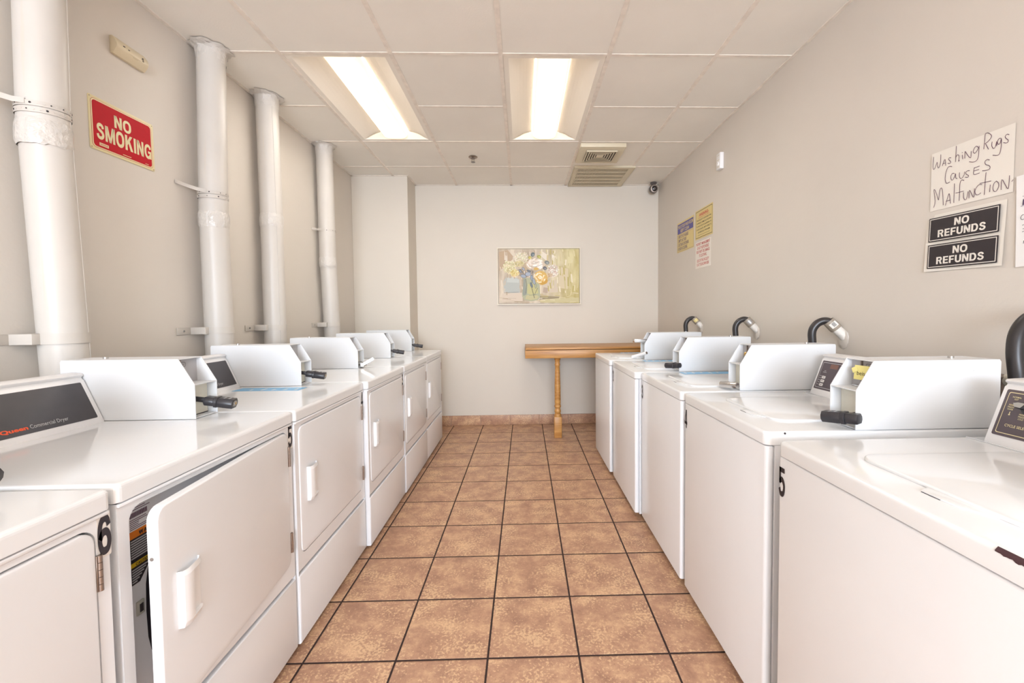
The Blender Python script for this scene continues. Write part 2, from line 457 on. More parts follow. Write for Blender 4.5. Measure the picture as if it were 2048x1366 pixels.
TXT = {}
def text_geo(s, bold):
    k = (s, bold)
    if k not in TXT:
        c = bpy.data.curves.new('t', 'FONT'); c.body = s; c.size = 1; c.offset = bold; c.resolution_u = 3
        o = bpy.data.objects.new('t', c); COL.objects.link(o)
        dg = bpy.context.evaluated_depsgraph_get(); dg.update()
        me = bpy.data.meshes.new_from_object(o.evaluated_get(dg))
        TXT[k] = ([tuple(v.co) for v in me.vertices], [tuple(p.vertices) for p in me.polygons])
        bpy.data.objects.remove(o); bpy.data.curves.remove(c); bpy.data.meshes.remove(me)
    return TXT[k]
CAP = {}
def put_text(mb, s, m, x, y, h, w=None, bold=0.0, align='C', base=None, lift=0.0006):
    """Flat lettering in the x-y plane of `base`; h is the cap height, w the width it is set to."""
    vs, fs = text_geo(s, bold)
    if bold not in CAP:
        hv, _ = text_geo('H', bold); CAP[bold] = (min(v[1] for v in hv), max(v[1] for v in hv))
    lo, hi = CAP[bold]; sy = h / (hi - lo)
    x0, x1 = min(v[0] for v in vs), max(v[0] for v in vs)
    sx = w / (x1 - x0) if w else sy * 0.9
    ww = (x1 - x0) * sx
    ox = x - ww / 2 if align == 'C' else (x if align == 'L' else x - ww)
    out = [(ox + (v[0] - x0) * sx, y + (v[1] - lo) * sy, lift) for v in vs]
    mb.raw(out, fs, m, base)
    return ww

def ribbon(mb, pts, wd, m, base=None, z=0.0006):
    """A pen stroke of even width."""
    P = [Vector(p) for p in pts]; L_, R_ = [], []
    for k, p in enumerate(P):
        d = (P[min(k + 1, len(P) - 1)] - P[max(k - 1, 0)])
        d = d.normalized() if d.length else Vector((1, 0))
        n_ = Vector((-d.y, d.x)) * wd / 2
        L_.append(p + n_); R_.append(p - n_)
    v = [(q.x, q.y, z) for q in L_] + [(q.x, q.y, z) for q in R_]; n = len(P)
    mb.raw(v, [(i, n + i, n + i + 1, i + 1) for i in range(n - 1)], m, base)

# heavy sans capitals and figures drawn as outlines
def _arc(pts, n=4):
    P = [Vector(p) for p in pts]; P = [2 * P[0] - P[1]] + P + [2 * P[-1] - P[-2]]; out = []
    for i in range(1, len(P) - 2):
        a, b, c, d = P[i - 1:i + 3]
        for k in range(n):
            t = k / n; out.append(.5 * ((2 * b) + (c - a) * t + (2 * a - 5 * b + 4 * c - d) * t * t + (3 * b - a - 3 * c + d) * t ** 3))
    out.append(P[-2]); return out
def _bx(x0, y0, x1, y1): return [(x0, y0), (x1, y0), (x1, y1), (x0, y1)]
GL = {
 'N': (.72, [_bx(0, 0, .21, 1), _bx(.51, 0, .72, 1), [(.0, 1), (.23, 1), (.72, 0), (.49, 0)]], []),
 'M': (.90, [_bx(0, 0, .20, 1), _bx(.70, 0, .90, 1), [(.02, 1), (.26, 1), (.53, 0), (.37, 0)], [(.64, 1), (.88, 1), (.53, 0), (.37, 0)]], []),
 'K': (.78, [_bx(0, 0, .22, 1), [(.20, .32), (.20, .60), (.49, 1), (.75, 1)], [(.30, .52), (.45, .70), (.79, 0), (.53, 0)]], []),
 'I': (.22, [_bx(0, 0, .22, 1)], []),
 'E': (.63, [_bx(0, 0, .22, 1), _bx(.2, .82, .62, 1), _bx(.2, .42, .58, .59), _bx(.2, 0, .63, .18)], []),
 'F': (.60, [_bx(0, 0, .22, 1), _bx(.2, .82, .60, 1), _bx(.2, .40, .55, .57)], []),
 'O': (.80, [], [(.21, [(.40, .915), (.24, .87), (.13, .72), (.105, .5), (.13, .28), (.24, .13), (.40, .085), (.56, .13), (.67, .28), (.695, .5), (.67, .72), (.56, .87), (.40, .915)])]),
 'S': (.68, [], [(.20, [(.58, .70), (.52, .85), (.36, .915), (.20, .87), (.13, .74), (.20, .61), (.36, .53), (.52, .44), (.58, .29), (.50, .14), (.34, .085), (.16, .14), (.09, .31)])]),
 'G': (.76, [_bx(.40, .38, .74, .54), _bx(.58, .02, .74, .40)], [(.20, [(.65, .70), (.56, .86), (.40, .915), (.22, .85), (.12, .68), (.10, .5), (.12, .32), (.22, .15), (.38, .085), (.53, .13), (.64, .27)])]),
 'R': (.74, [_bx(0, 0, .22, 1), _bx(.2, .82, .43, 1), _bx(.2, .42, .43, .58), [(.32, .46), (.54, .50), (.74, 0), (.49, 0)]], [(.20, [(.40, .91), (.54, .87), (.60, .71), (.54, .55), (.40, .50)])]),
 'U': (.72, [], [(.21, [(.105, 1), (.105, .6), (.11, .32), (.19, .14), (.36, .085), (.53, .14), (.61, .32), (.615, .6), (.615, 1)])]),
 'D': (.74, [_bx(0, 0, .22, 1), _bx(.2, .82, .34, 1), _bx(.2, 0, .34, .18)], [(.20, [(.32, .91), (.48, .88), (.60, .72), (.635, .5), (.60, .28), (.48, .12), (.32, .09)])]),
 'W': (1.04, [[(0, 1), (.22, 1), (.40, 0), (.22, 0)], [(.40, 1), (.60, 1), (.40, 0), (.22, 0)], [(.44, 1), (.64, 1), (.82, 0), (.64, 0)], [(.82, 1), (1.04, 1), (.82, 0), (.64, 0)]], []),
 'A': (.78, [[(0, 0), (.22, 0), (.49, 1), (.29, 1)], [(.56, 0), (.78, 0), (.49, 1), (.29, 1)], _bx(.20, .20, .58, .36)], []),
 'C': (.74, [], [(.20, [(.65, .68), (.56, .86), (.40, .915), (.22, .85), (.12, .68), (.10, .5), (.12, .32), (.22, .15), (.40, .085), (.56, .14), (.66, .34)])]),
 'T': (.66, [_bx(0, .82, .66, 1), _bx(.22, 0, .44, 1)], []),
 '2': (.66, [_bx(.04, 0, .62, .17)], [(.20, [(.12, .68), (.19, .86), (.35, .915), (.51, .83), (.54, .68), (.42, .48), (.24, .28), (.14, .10)])]),
 '3': (.66, [], [(.19, [(.11, .72), (.19, .87), (.34, .915), (.49, .84), (.51, .68), (.42, .56), (.28, .53), (.43, .49), (.55, .38), (.55, .22), (.45, .10), (.30, .085), (.17, .13), (.10, .28)])]),
 '4': (.68, [_bx(.36, 0, .56, 1), _bx(0, .20, .68, .36), [(0, .20), (.16, .30), (.50, 1), (.34, 1)]], []),
 '5': (.66, [_bx(.10, .83, .60, 1), _bx(.06, .44, .24, 1)], [(.19, [(.12, .50), (.26, .58), (.42, .57), (.54, .44), (.55, .28), (.47, .13), (.32, .085), (.18, .12), (.10, .27)])]),
 '6': (.66, [], [(.20, [(.55, .70), (.49, .86), (.34, .915), (.20, .84), (.12, .66), (.105, .46), (.12, .26), (.20, .12), (.34, .085), (.48, .13), (.55, .28), (.54, .42), (.46, .54), (.33, .57), (.20, .52), (.12, .40)])]),
 '-': (.4, [_bx(.03, .38, .37, .54)], []), ' ': (.30, [], []),
}
def block_text(mb, s, m, x, y, h, w, base=None, lift=.0006, gap=.10, align='C'):
    """Heavy lettering, cap height h, set to width w and centred on x (or from x when align is L)."""
    tot = sum(GL[c][0] for c in s) + gap * (len(s) - 1); k = w / tot; cx = x - w / 2 if align == 'C' else x
    for c in s:
        wd, polys, rib = GL[c]
        for p in polys:
            mb.raw([(cx + q[0] * k, y + q[1] * h, lift) for q in p], [tuple(range(len(p)))], m, base)
        for th, path in rib:
            P = _arc(path); L_, R_ = [], []
            for i, q in enumerate(P):
                d = (P[min(i + 1, len(P) - 1)] - P[max(i - 1, 0)]).normalized()
                if path[0] == path[-1] and i in (0, len(P) - 1): d = Vector((-1, 0)) if path[0][1] > .5 else Vector((1, 0))
                nn = Vector((-d.y, d.x)) * th / 2; L_.append(q + nn); R_.append(q - nn)
            v = [(cx + q.x * k, y + q.y * h, lift) for q in L_ + R_]; n = len(P)
            mb.raw(v, [(i, n + i, n + i + 1, i + 1) for i in range(n - 1)], m, base)
        cx += (wd + gap) * k

RUG_STROKES=[[(1.6039,1.839),(1.6046,1.8292),(1.6053,1.8194),(1.6056,1.8109),(1.6055,1.8038),(1.6051,1.798),(1.6041,1.7941),(1.6024,1.7925),(1.6002,1.7928),(1.5978,1.7952),(1.595,1.802),(1.5919,1.8108),(1.5896,1.8155),(1.5887,1.8124),(1.5884,1.8054),(1.5877,1.7992),(1.5861,1.795),(1.5842,1.7917),(1.5822,1.7914),(1.5801,1.7953),(1.578,1.8021),(1.5765,1.81),(1.576,1.8186),(1.5759,1.8283),(1.5759,1.838)],[(1.569,1.7937),(1.5676,1.7989),(1.5662,1.804),(1.5647,1.8081),(1.5627,1.8117),(1.5606,1.8143),(1.5588,1.8137),(1.5577,1.8081),(1.557,1.7992),(1.5562,1.7903)],[(1.5668,1.8007),(1.557,1.8009)],[(1.5372,1.8118),(1.5391,1.813),(1.5409,1.8142),(1.5427,1.8147),(1.5447,1.8141),(1.5465,1.8127),(1.5472,1.8109),(1.5459,1.8086),(1.5436,1.8058),(1.5415,1.8031),(1.5397,1.8006),(1.5382,1.7983),(1.5376,1.7964),(1.5384,1.7949),(1.5401,1.7939),(1.5421,1.7935),(1.5443,1.7942),(1.5469,1.7956),(1.5495,1.797)],[(1.5195,1.848),(1.5195,1.8391),(1.5195,1.8301),(1.5196,1.8209),(1.5199,1.8112),(1.5204,1.8013),(1.5209,1.7915)],[(1.5209,1.806),(1.5189,1.8094),(1.5169,1.8128),(1.515,1.8148),(1.513,1.8145),(1.5111,1.8129),(1.5096,1.8106),(1.5088,1.808),(1.5085,1.8049),(1.5085,1.8015),(1.5089,1.7974),(1.5097,1.793),(1.5099,1.7902),(1.5091,1.7902),(1.5078,1.7918),(1.5065,1.7934)],[(1.4974,1.8084),(1.4952,1.7924)],[(1.4986,1.8174),(1.4972,1.8148)],[(1.4884,1.7921),(1.4884,1.8),(1.4883,1.8079),(1.4882,1.8136),(1.4881,1.8163),(1.488,1.8168),(1.487,1.8153),(1.4846,1.8111),(1.4814,1.8049),(1.4781,1.7991),(1.4745,1.7935),(1.4708,1.7883),(1.4681,1.787),(1.4672,1.7921),(1.4672,1.8011),(1.4672,1.81)],[(1.4437,1.8129),(1.4458,1.8158),(1.4478,1.8187),(1.45,1.8203),(1.4523,1.8202),(1.4547,1.8188),(1.4567,1.8166),(1.4585,1.8133),(1.46,1.8091),(1.4605,1.8054),(1.4594,1.8022),(1.4574,1.7994),(1.4554,1.798),(1.4535,1.7984),(1.4515,1.8002),(1.4494,1.8025),(1.4473,1.8055),(1.4451,1.809),(1.4429,1.8126)],[(1.4415,1.8179),(1.4418,1.8059),(1.4421,1.7939),(1.4429,1.7842),(1.4443,1.778),(1.4461,1.7742),(1.4485,1.7716),(1.4514,1.7698),(1.4547,1.7693),(1.4586,1.7696),(1.4631,1.771),(1.4681,1.7733),(1.4732,1.7756)],[(1.4264,1.8009),(1.4257,1.8106),(1.4251,1.8203),(1.4245,1.829),(1.4241,1.837),(1.4238,1.844),(1.4232,1.849),(1.4221,1.8512),(1.4209,1.8514),(1.4193,1.8511),(1.4177,1.8511),(1.4158,1.8505),(1.4135,1.8491),(1.4105,1.8464),(1.4072,1.8429),(1.4049,1.8395),(1.4038,1.8367),(1.4036,1.8341),(1.4046,1.8313),(1.4072,1.8277),(1.4109,1.824),(1.4146,1.821),(1.4178,1.8194),(1.421,1.8186),(1.4242,1.8178)],[(1.421,1.8166),(1.418,1.8097),(1.415,1.8029),(1.4127,1.7978),(1.4117,1.7956),(1.4114,1.7952),(1.4111,1.7947)],[(1.4011,1.8157),(1.4015,1.8109),(1.4018,1.806),(1.4015,1.8016),(1.4,1.7974),(1.3979,1.7936),(1.3959,1.7914),(1.3941,1.7913),(1.3924,1.7927),(1.3908,1.7955),(1.3892,1.801),(1.3878,1.8078),(1.3868,1.8112),(1.3866,1.8085),(1.3869,1.8023),(1.3871,1.7961)],[(1.3734,1.8154),(1.3758,1.8165),(1.3782,1.8175),(1.3804,1.8174),(1.3825,1.8156),(1.3843,1.8126),(1.3853,1.8094),(1.3849,1.8059),(1.3836,1.8021),(1.3821,1.7997),(1.3803,1.7992),(1.3784,1.8),(1.3766,1.802),(1.3753,1.8069),(1.3741,1.813),(1.3734,1.8146),(1.3731,1.808),(1.3732,1.797),(1.3736,1.7869),(1.3745,1.7795),(1.3758,1.7731),(1.3774,1.7684),(1.3794,1.7659),(1.3817,1.765),(1.3847,1.7651),(1.3886,1.7663),(1.3932,1.7685),(1.3979,1.7707)],[(1.3511,1.8181),(1.3533,1.8197),(1.3555,1.8213),(1.3575,1.822),(1.3596,1.8212),(1.3616,1.8195),(1.3627,1.8174),(1.3625,1.8151),(1.3614,1.8126),(1.36,1.81),(1.358,1.8076),(1.3558,1.8052),(1.3541,1.803),(1.3535,1.8007),(1.3534,1.7987),(1.3539,1.797),(1.3549,1.7958),(1.3564,1.7949),(1.3585,1.7949),(1.3611,1.7959),(1.3643,1.7978),(1.3675,1.7996)],[(1.5326,1.7791),(1.5354,1.7806),(1.5381,1.7821),(1.5409,1.7828),(1.5437,1.783),(1.5464,1.7825),(1.549,1.7802),(1.5515,1.7754),(1.5537,1.7688),(1.5554,1.7621),(1.5566,1.7555),(1.5572,1.7486),(1.5572,1.7424),(1.5563,1.7366),(1.5547,1.7314),(1.553,1.7275),(1.5513,1.7255),(1.5495,1.7247),(1.5474,1.7245),(1.5448,1.7248),(1.542,1.7256),(1.5392,1.7265)],[(1.5229,1.7516),(1.5257,1.7529),(1.5285,1.7542),(1.531,1.7542),(1.5332,1.752),(1.5351,1.7485),(1.5361,1.7447),(1.5361,1.7406),(1.5352,1.7362),(1.534,1.7329),(1.5323,1.7311),(1.5302,1.7303),(1.5281,1.7311),(1.5258,1.734),(1.5235,1.7384),(1.5217,1.7424),(1.5206,1.7462),(1.5198,1.7496),(1.5193,1.7504),(1.5189,1.7465),(1.5186,1.7399),(1.5179,1.7345),(1.5164,1.7321),(1.5144,1.7309),(1.5125,1.7298)],[(1.5052,1.7493),(1.5055,1.7452),(1.5059,1.7411),(1.5057,1.7373),(1.5047,1.7334),(1.5032,1.7297),(1.5015,1.7272),(1.4995,1.7262),(1.4972,1.7263),(1.495,1.7274),(1.4928,1.7296),(1.4906,1.7329),(1.4889,1.7362),(1.4879,1.7395),(1.4875,1.743),(1.487,1.7464)],[(1.4702,1.7443),(1.4731,1.745),(1.476,1.7458),(1.4786,1.7458),(1.4809,1.7448),(1.4829,1.743),(1.4839,1.7411),(1.4835,1.7389),(1.4821,1.7366),(1.4803,1.7343),(1.4781,1.7324),(1.4755,1.7306),(1.4739,1.7288),(1.4736,1.7267),(1.4743,1.7246),(1.4758,1.7235),(1.4785,1.7239),(1.482,1.7252),(1.4856,1.7266)],[(1.4551,1.7499),(1.4564,1.7413),(1.4576,1.7328),(1.4565,1.7267),(1.4515,1.7247),(1.4443,1.7253),(1.4371,1.7259)],[(1.4551,1.7486),(1.4378,1.749)],[(1.4556,1.7382),(1.4395,1.7379)],[(1.407,1.7581),(1.4096,1.7599),(1.4122,1.7617),(1.4147,1.7625),(1.4174,1.7619),(1.42,1.7602),(1.4216,1.7579),(1.4216,1.7547),(1.4207,1.7509),(1.4189,1.7476),(1.4161,1.7452),(1.4125,1.7434),(1.4095,1.7414),(1.4073,1.7392),(1.4056,1.7368),(1.4047,1.7345),(1.4048,1.7321),(1.4058,1.7298),(1.4076,1.7281),(1.4103,1.7273),(1.4138,1.7271),(1.4175,1.7273),(1.4213,1.7281),(1.4253,1.7292),(1.4293,1.7304)],[(1.5984,1.6484),(1.5963,1.6559),(1.5941,1.6635),(1.5933,1.6726),(1.5948,1.6858),(1.5976,1.7006),(1.5993,1.7114),(1.5989,1.7156),(1.5974,1.7158),(1.5954,1.7135),(1.5931,1.7088),(1.5903,1.7017),(1.5876,1.6942),(1.5847,1.6847),(1.5819,1.6749),(1.5797,1.6714),(1.5785,1.6793),(1.5778,1.6935),(1.5768,1.705),(1.5749,1.7108),(1.5726,1.7139),(1.5704,1.7141),(1.5685,1.7116),(1.5668,1.7061),(1.5652,1.6971),(1.5638,1.6832),(1.5626,1.6658),(1.5614,1.6484)],[(1.5534,1.645),(1.5508,1.6543),(1.5482,1.6636),(1.5458,1.6714),(1.5437,1.6787),(1.5417,1.6845),(1.5398,1.6846),(1.538,1.6759),(1.5363,1.6617),(1.5346,1.6474)],[(1.552,1.6595),(1.5359,1.6607)],[(1.5222,1.716),(1.5224,1.647)],[(1.4883,1.7157),(1.4913,1.7179),(1.4943,1.7201),(1.497,1.7206),(1.4992,1.7189),(1.501,1.7156),(1.5023,1.71),(1.5029,1.7014),(1.503,1.6905),(1.5031,1.6797),(1.5033,1.6695),(1.5034,1.6593),(1.5035,1.6491)],[(1.5176,1.6802),(1.4885,1.679)],[(1.4892,1.6749),(1.4892,1.6688),(1.4892,1.6627),(1.4887,1.6574),(1.4872,1.6529),(1.4853,1.6493),(1.4833,1.6473),(1.4813,1.647),(1.4792,1.6484),(1.4775,1.6518),(1.4761,1.6578),(1.475,1.6657),(1.4739,1.6736)],[(1.4703,1.649),(1.4701,1.6597),(1.4699,1.6705),(1.469,1.6765),(1.4669,1.6746),(1.4642,1.668),(1.4615,1.6615),(1.4588,1.6553),(1.4561,1.6493),(1.4541,1.6481),(1.4532,1.6549),(1.4529,1.6665),(1.4526,1.6781)],[(1.4287,1.6845),(1.4318,1.6855),(1.4349,1.6865),(1.4379,1.6864),(1.4411,1.6847),(1.4443,1.6818),(1.4469,1.6786),(1.4488,1.675),(1.4501,1.671),(1.4506,1.667),(1.4501,1.6628),(1.4488,1.6586),(1.447,1.6554),(1.4446,1.6538),(1.4418,1.6531),(1.4389,1.6532),(1.4363,1.6541),(1.4337,1.6557),(1.4311,1.6573)],[(1.4166,1.7212),(1.4173,1.7142),(1.4179,1.7071),(1.4186,1.6972),(1.4191,1.6824),(1.4197,1.6648),(1.4202,1.6472)],[(1.436,1.69),(1.4003,1.6874)],[(1.4026,1.6759),(1.4037,1.6517)],[(1.3844,1.6817),(1.3868,1.6804),(1.3893,1.679),(1.3913,1.6765),(1.3928,1.672),(1.3939,1.6664),(1.3942,1.6612),(1.3935,1.6568),(1.392,1.6529),(1.3901,1.6503),(1.3879,1.6489),(1.3854,1.6487),(1.383,1.6499),(1.3807,1.6531),(1.3785,1.6577),(1.3771,1.6623),(1.3768,1.6665),(1.3772,1.6708),(1.3783,1.6746),(1.3801,1.6776),(1.3826,1.6802),(1.3851,1.6828)],[(1.3694,1.6492),(1.3694,1.6622),(1.3694,1.6753),(1.3683,1.6824),(1.3655,1.6795),(1.3617,1.6708),(1.358,1.6625),(1.3545,1.655),(1.3512,1.6479),(1.3486,1.6472),(1.3474,1.6568),(1.3469,1.6727),(1.3464,1.6885)],[(1.3398,1.6669),(1.3354,1.6714)]]
NOTE_STROKES=[[(1.3059,1.6114),(1.3029,1.6113)],[(1.305,1.584),(1.3034,1.6027)],[(1.3038,1.5842),(1.3026,1.6009)],[(1.3101,1.5809),(1.302,1.5828)],[(1.3011,1.5549),(1.3065,1.5527),(1.3091,1.5475),(1.3085,1.5416),(1.305,1.539),(1.3007,1.5399)],[(1.3043,1.5215),(1.3001,1.5229)],[(1.3027,1.5103),(1.2998,1.5108)],[(1.3039,1.5012),(1.2995,1.5027)],[(1.2997,1.4646),(1.2986,1.4737)]]

# ================================================================ ROOM
def plane_obj(name, pts, m):
    mb = MB(); mb.poly(pts, m); o = mb.build(name); return structure(o)

fl = MB()
fl.poly([(-2.6, -10.5, 0), (3.6, -10.5, 0), (3.6, 0.7, 0), (-2.6, 0.7, 0)], floor_tile)
o = fl.build('floor'); o.matrix_world = Matrix.Rotation(FYAW, 4, 'Z') @ Matrix.Translation((FX0, FY0, 0)); structure(o)
plane_obj('wall_left', [(XL, YF, 0), (XL, YB, 0), (XL, YB, H + .15), (XL, YF, H + .15)], wall_paint)
plane_obj('wall_right', [(XR, YF, 0), (XR, YF, H + .15), (XR, YB, H + .15), (XR, YB, 0)], wall_paint)
plane_obj('wall_back', [(XL, YB, 0), (XR, YB, 0), (XR, YB, H + .15), (XL, YB, H + .15)], wall_pale)
# boxed-in chase in the far left corner
ch = MB(); ch.box(XL + .001, -1.177, 4.567, YB - .001, 0.0, H + .006, wall_pale)
structure(ch.build('wall_chase'))
# unseen front of the room; the wide opening is added to bring in light
fw = MB(); fw.ring([(XL, 0), (XR, 0), (XR, H + .15), (XL, H + .15)], [(-1.45, .82), (1.25, .82), (1.25, 2.62), (-1.45, 2.62)], wall_paint, 'xz', YF, -0.08)
structure(fw.build('wall_front'))
wf = MB()
for a in ((-1.45, -1.40, .82, 2.62), (1.20, 1.25, .82, 2.62), (-1.40, 1.20, .82, .87), (-1.40, 1.20, 2.57, 2.62), (-.125, -.075, .87, 2.57)):
    wf.box(a[0], a[1], YF - .06, YF - .02, a[2], a[3], plastic_white, .004)
win = wf.build('added_window_1'); structure(win)  # unseen window frame, made up along with the opening

# ceiling: tiles per cell, holes where the lights hang
def lines(lo, hi, o, s):
    k = math.floor((lo - o) / s) + 1; out = [lo]
    while o + k * s < hi - 1e-4: out.append(o + k * s); k += 1
    return out + [hi]
gx = lines(XL, XR, CX0, CS); gy = lines(YF, YB, CY0, CS)
LIGHT_CELLS = [(CX0, CY0), (CX0 + 2 * CS, CY0), (CX0 + 2 * CS, CY0 - 6 * CS), (CX0, CY0 - 10 * CS), (CX0 + 2 * CS, CY0 - 10 * CS)]  # cells behind the viewer are unseen, added to even out the light
def is_light(x, y):
    return any(lx - .01 < x < lx + CS + .01 and ly - .01 < y < ly + 2 * CS + .01 for lx, ly in LIGHT_CELLS)
ct = MB()
for a, b in zip(gx, gx[1:]):
    for c, d in zip(gy, gy[1:]):
        if is_light((a + b) / 2, (c + d) / 2): continue
        if b - a < .3 and False: continue
        ct.poly([(a, c, H + .003), (a, d, H + .003), (b, d, H + .003), (b, c, H + .003)], ceiling_paint)
ct.poly([(XL, YF, H + .14), (XL, YB, H + .14), (XR, YB, H + .14), (XR, YF, H + .14)], ceiling_paint)
ceil = structure(ct.build('ceiling'))
tg = MB()
for x in gx[1:-1]:
    tg.box(x - .012, x + .012, YF, YB, H - .001, H + .012, tee_paint)
for k, y in enumerate(gy[1:-1]):
    for a, b in zip(gx, gx[1:]):
        if abs(y - (CY0 - CS)) < .01 or is_light((a + b) / 2, y) and abs(y - CY0) > .01 and abs(y - CY0 - 2 * CS) > .01 and abs(y - CY0 + 6 * CS) > .01: continue
        tg.box(a + .012, b - .012, y - .010, y + .010, H + .0005, H + .012, tee_paint)
tg.build('grid_bars', ceil)
tr = MB()
tr.box(XL, XL + .018, YF, 4.567, H - .001, H + .004, tee_paint); tr.box(XR - .018, XR, YF, YB, H - .001, H + .004, tee_paint)
tr.box(XL, -1.16, 4.549, 4.567, H - .001, H + .004, tee_paint); tr.box(-1.177, -1.159, 4.56, YB, H - .001, H + .004, tee_paint)
tr.box(-1.177, XR, YB - .018, YB, H - .001, H + .004, tee_paint)
structure(tr.build('trim_1'))
# tile skirting on the back wall
bb = MB(); bb.box(-1.177 - FX0, XR - FX0, 0, .013, 0, .113, base_tile, .003)
o = bb.build('baseboard_back'); o.location = (FX0, YB - .0135, 0); structure(o)

# ================================================================ CEILING FIXTURES
def troffer_parts():
    W, D = CS - .026, 2 * CS - .022
    h = MB()
    x0, x1, y0, y1 = -W / 2, W / 2, -D / 2, D / 2
    h.ring([(x0, y0), (x1, y0), (x1, y1), (x0, y1)], [(x0 + .03, y0 + .03), (x1 - .03, y0 + .03), (x1 - .03, y1 - .03), (x0 + .03, y1 - .03)], reflector, 'xy', .004)
    # sloping reflectors
    n = 8; t = bmesh.new()
    for sgn in (-1, 1):
        prof = [(sgn * (W / 2 - .03 - (W / 2 - .03 - .098) * k / n), .004 + .062 * math.sin(k / n * math.pi / 2)) for k in range(n + 1)]
        for (a, za), (b, zb) in zip(prof, prof[1:]):
            h.poly([(a, y0 + .03, za), (b, y0 + .03, zb), (b, y1 - .03, zb), (a, y1 - .03, za)], reflector)
    for sgn in (-1, 1):
        yy = sgn * (D / 2 - .03); yi = sgn * (D / 2 - .055)
        h.poly([(x0 + .03, yy, .004), (x1 - .03, yy, .004), (.098, yi, .066), (-.098, yi, .066)], reflector)
    t.free()
    h.box(x0, x1, y0, y1, .10, .11, reflector)
    for sx in (x0, x1 - .004): h.box(sx, sx + .004, y0, y1, .006, .10, reflector)
    for sy in (y0, y1 - .004): h.box(x0, x1, sy, sy + .004, .006, .10, reflector)
    l = MB(); t = bmesh.new(); n = 14; m_ = 10; L_ = D / 2 - .058
    rows = []
    n = 28
    for k in range(n + 1):
        q = math.pi * k / n; c_ = math.cos(q); x = -.098 * math.copysign(abs(c_) ** .62, c_); z = .060 - .062 * abs(math.sin(q)) ** .5
        rows.append([t.verts.new((x, yy, z)) for yy in (-L_, L_)])
    for a, b in zip(rows, rows[1:]): t.faces.new((a[0], b[0], b[1], a[1]))
    t.faces.new([r[0] for r in rows]); t.faces.new([r[1] for r in rows][::-1])
    bmesh.ops.recalc_face_normals(t, faces=t.faces[:])
    l.merge(t, lamp_lens, None, True)
    return h.mesh('housing'), l.mesh('lamp_lens')
hm, lm = troffer_parts()
LBL = ['lit recessed ceiling light above the dryers, left of the two in view', 'lit recessed ceiling light beside the square air diffuser, right of the two in view',
       'unseen recessed ceiling light behind the viewer, above the washer side',
       'unseen recessed ceiling light added far behind the viewer, left side', 'unseen recessed ceiling light added far behind the viewer, right side']
for (lx, ly), lb in zip(LIGHT_CELLS, LBL):
    r = thing('ceiling_light', lb, 'ceiling light', (lx + CS / 2, ly + CS, H), 0, 'recessed ceiling lights')
    link('housing', hm, r); link('lamp_lens', lm, r)

# square air diffuser
r = thing('air_diffuser', 'square beige ceiling air diffuser with nested louvres', 'air vent', (.715, 3.905, H))
mb = MB(); S2 = .197
mb.prism(rr(-S2, S2, -S2, S2, .006, 2), vent_beige, -.030, .004, 'xy', .004)
mb.build('frame', r)
mb = MB(); mb.box(-.135, .135, -.125, .125, -.0315, -.0302, hole_dark); mb.build('opening', r)
for k in range(6):
    a = .137 - .021 * k; b = a - .013
    if k == 5: b = .0
    mb = MB()
    ay, by = a * .93, b * .93
    if k < 5:
        mb.ring([(-a, -ay), (a, -ay), (a, ay), (-a, ay)], [(-b, -by), (b, -by), (b, by), (-b, by)], vent_beige, 'xy', -.044 + .0016 * k, .0)
        mb.ring([(-a, -ay), (a, -ay), (a, ay), (-a, ay)], [(-a + .002, -ay + .002), (a - .002, -ay + .002), (a - .002, ay - .002), (-a + .002, ay - .002)], vent_beige, 'xy', -.044 + .0016 * k, .012)
    else:
        mb.box(-a, a, -ay, ay, -.038, -.035, vent_beige)
    mb.build('louvre', r)
# return grille against the back wall
r = thing('return_air_grille', 'slotted beige return air grille against the back wall', 'air vent', (.835, 4.578, H))
mb = MB(); mb.ring([(-.30, -.312), (.30, -.312), (.30, .312), (-.30, .312)], [(-.262, -.28), (.245, -.28), (.245, .285), (-.262, .285)], vent_beige, 'xy', -.016, .010)
for q in ((-.30, .30, -.313, -.311), (-.30, .30, .311, .313)): mb.box(q[0], q[1], q[2], q[3], -.016, .003, vent_beige)
for q in (-.302, .298): mb.box(q, q + .004, -.312, .312, -.016, .003, vent_beige)
mb.build('frame', r)
mb = MB(); mb.box(-.265, .25, -.285, .29, -.006, -.004, hole_dark); mb.build('opening', r)
mb = MB()
for k in range(40):
    x = -.262 + .0128 * (k + .5); mb.box(x - .0036, x + .0036, -.28, .285, -.0145, -.0075, vent_beige)
for k in range(6):
    y = -.28 + .113 * k; mb.box(-.262, .245, y - .009, y + .009, -.0155, -.0072, vent_beige)
mb.build('louvre_grid', r)
# sprinkler
r = thing('fire_sprinkler', 'small metal fire sprinkler head hanging from the ceiling', 'sprinkler', (-.433, 4.027, H))
mb = MB(); mb.lathe([(.040, .0), (.041, -.004), (.034, -.009), (.022, -.010), (.018, -.006), (.006, -.006)], hinge_metal); mb.build('escutcheon', r)
mb = MB(); mb.cyl((0, 0, -.004), (0, 0, -.022), .008, hinge_metal)
for s_ in (-1, 1): mb.tube([(s_ * .008, 0, -.016), (s_ * .012, 0, -.03), (s_ * .003, 0, -.046)], .0022, hinge_metal, 8)
mb.build('frame_arms', r)
mb = MB(); mb.cyl((0, 0, -.045), (0, 0, -.048), .019, camera_grey); mb.build('deflector', r)
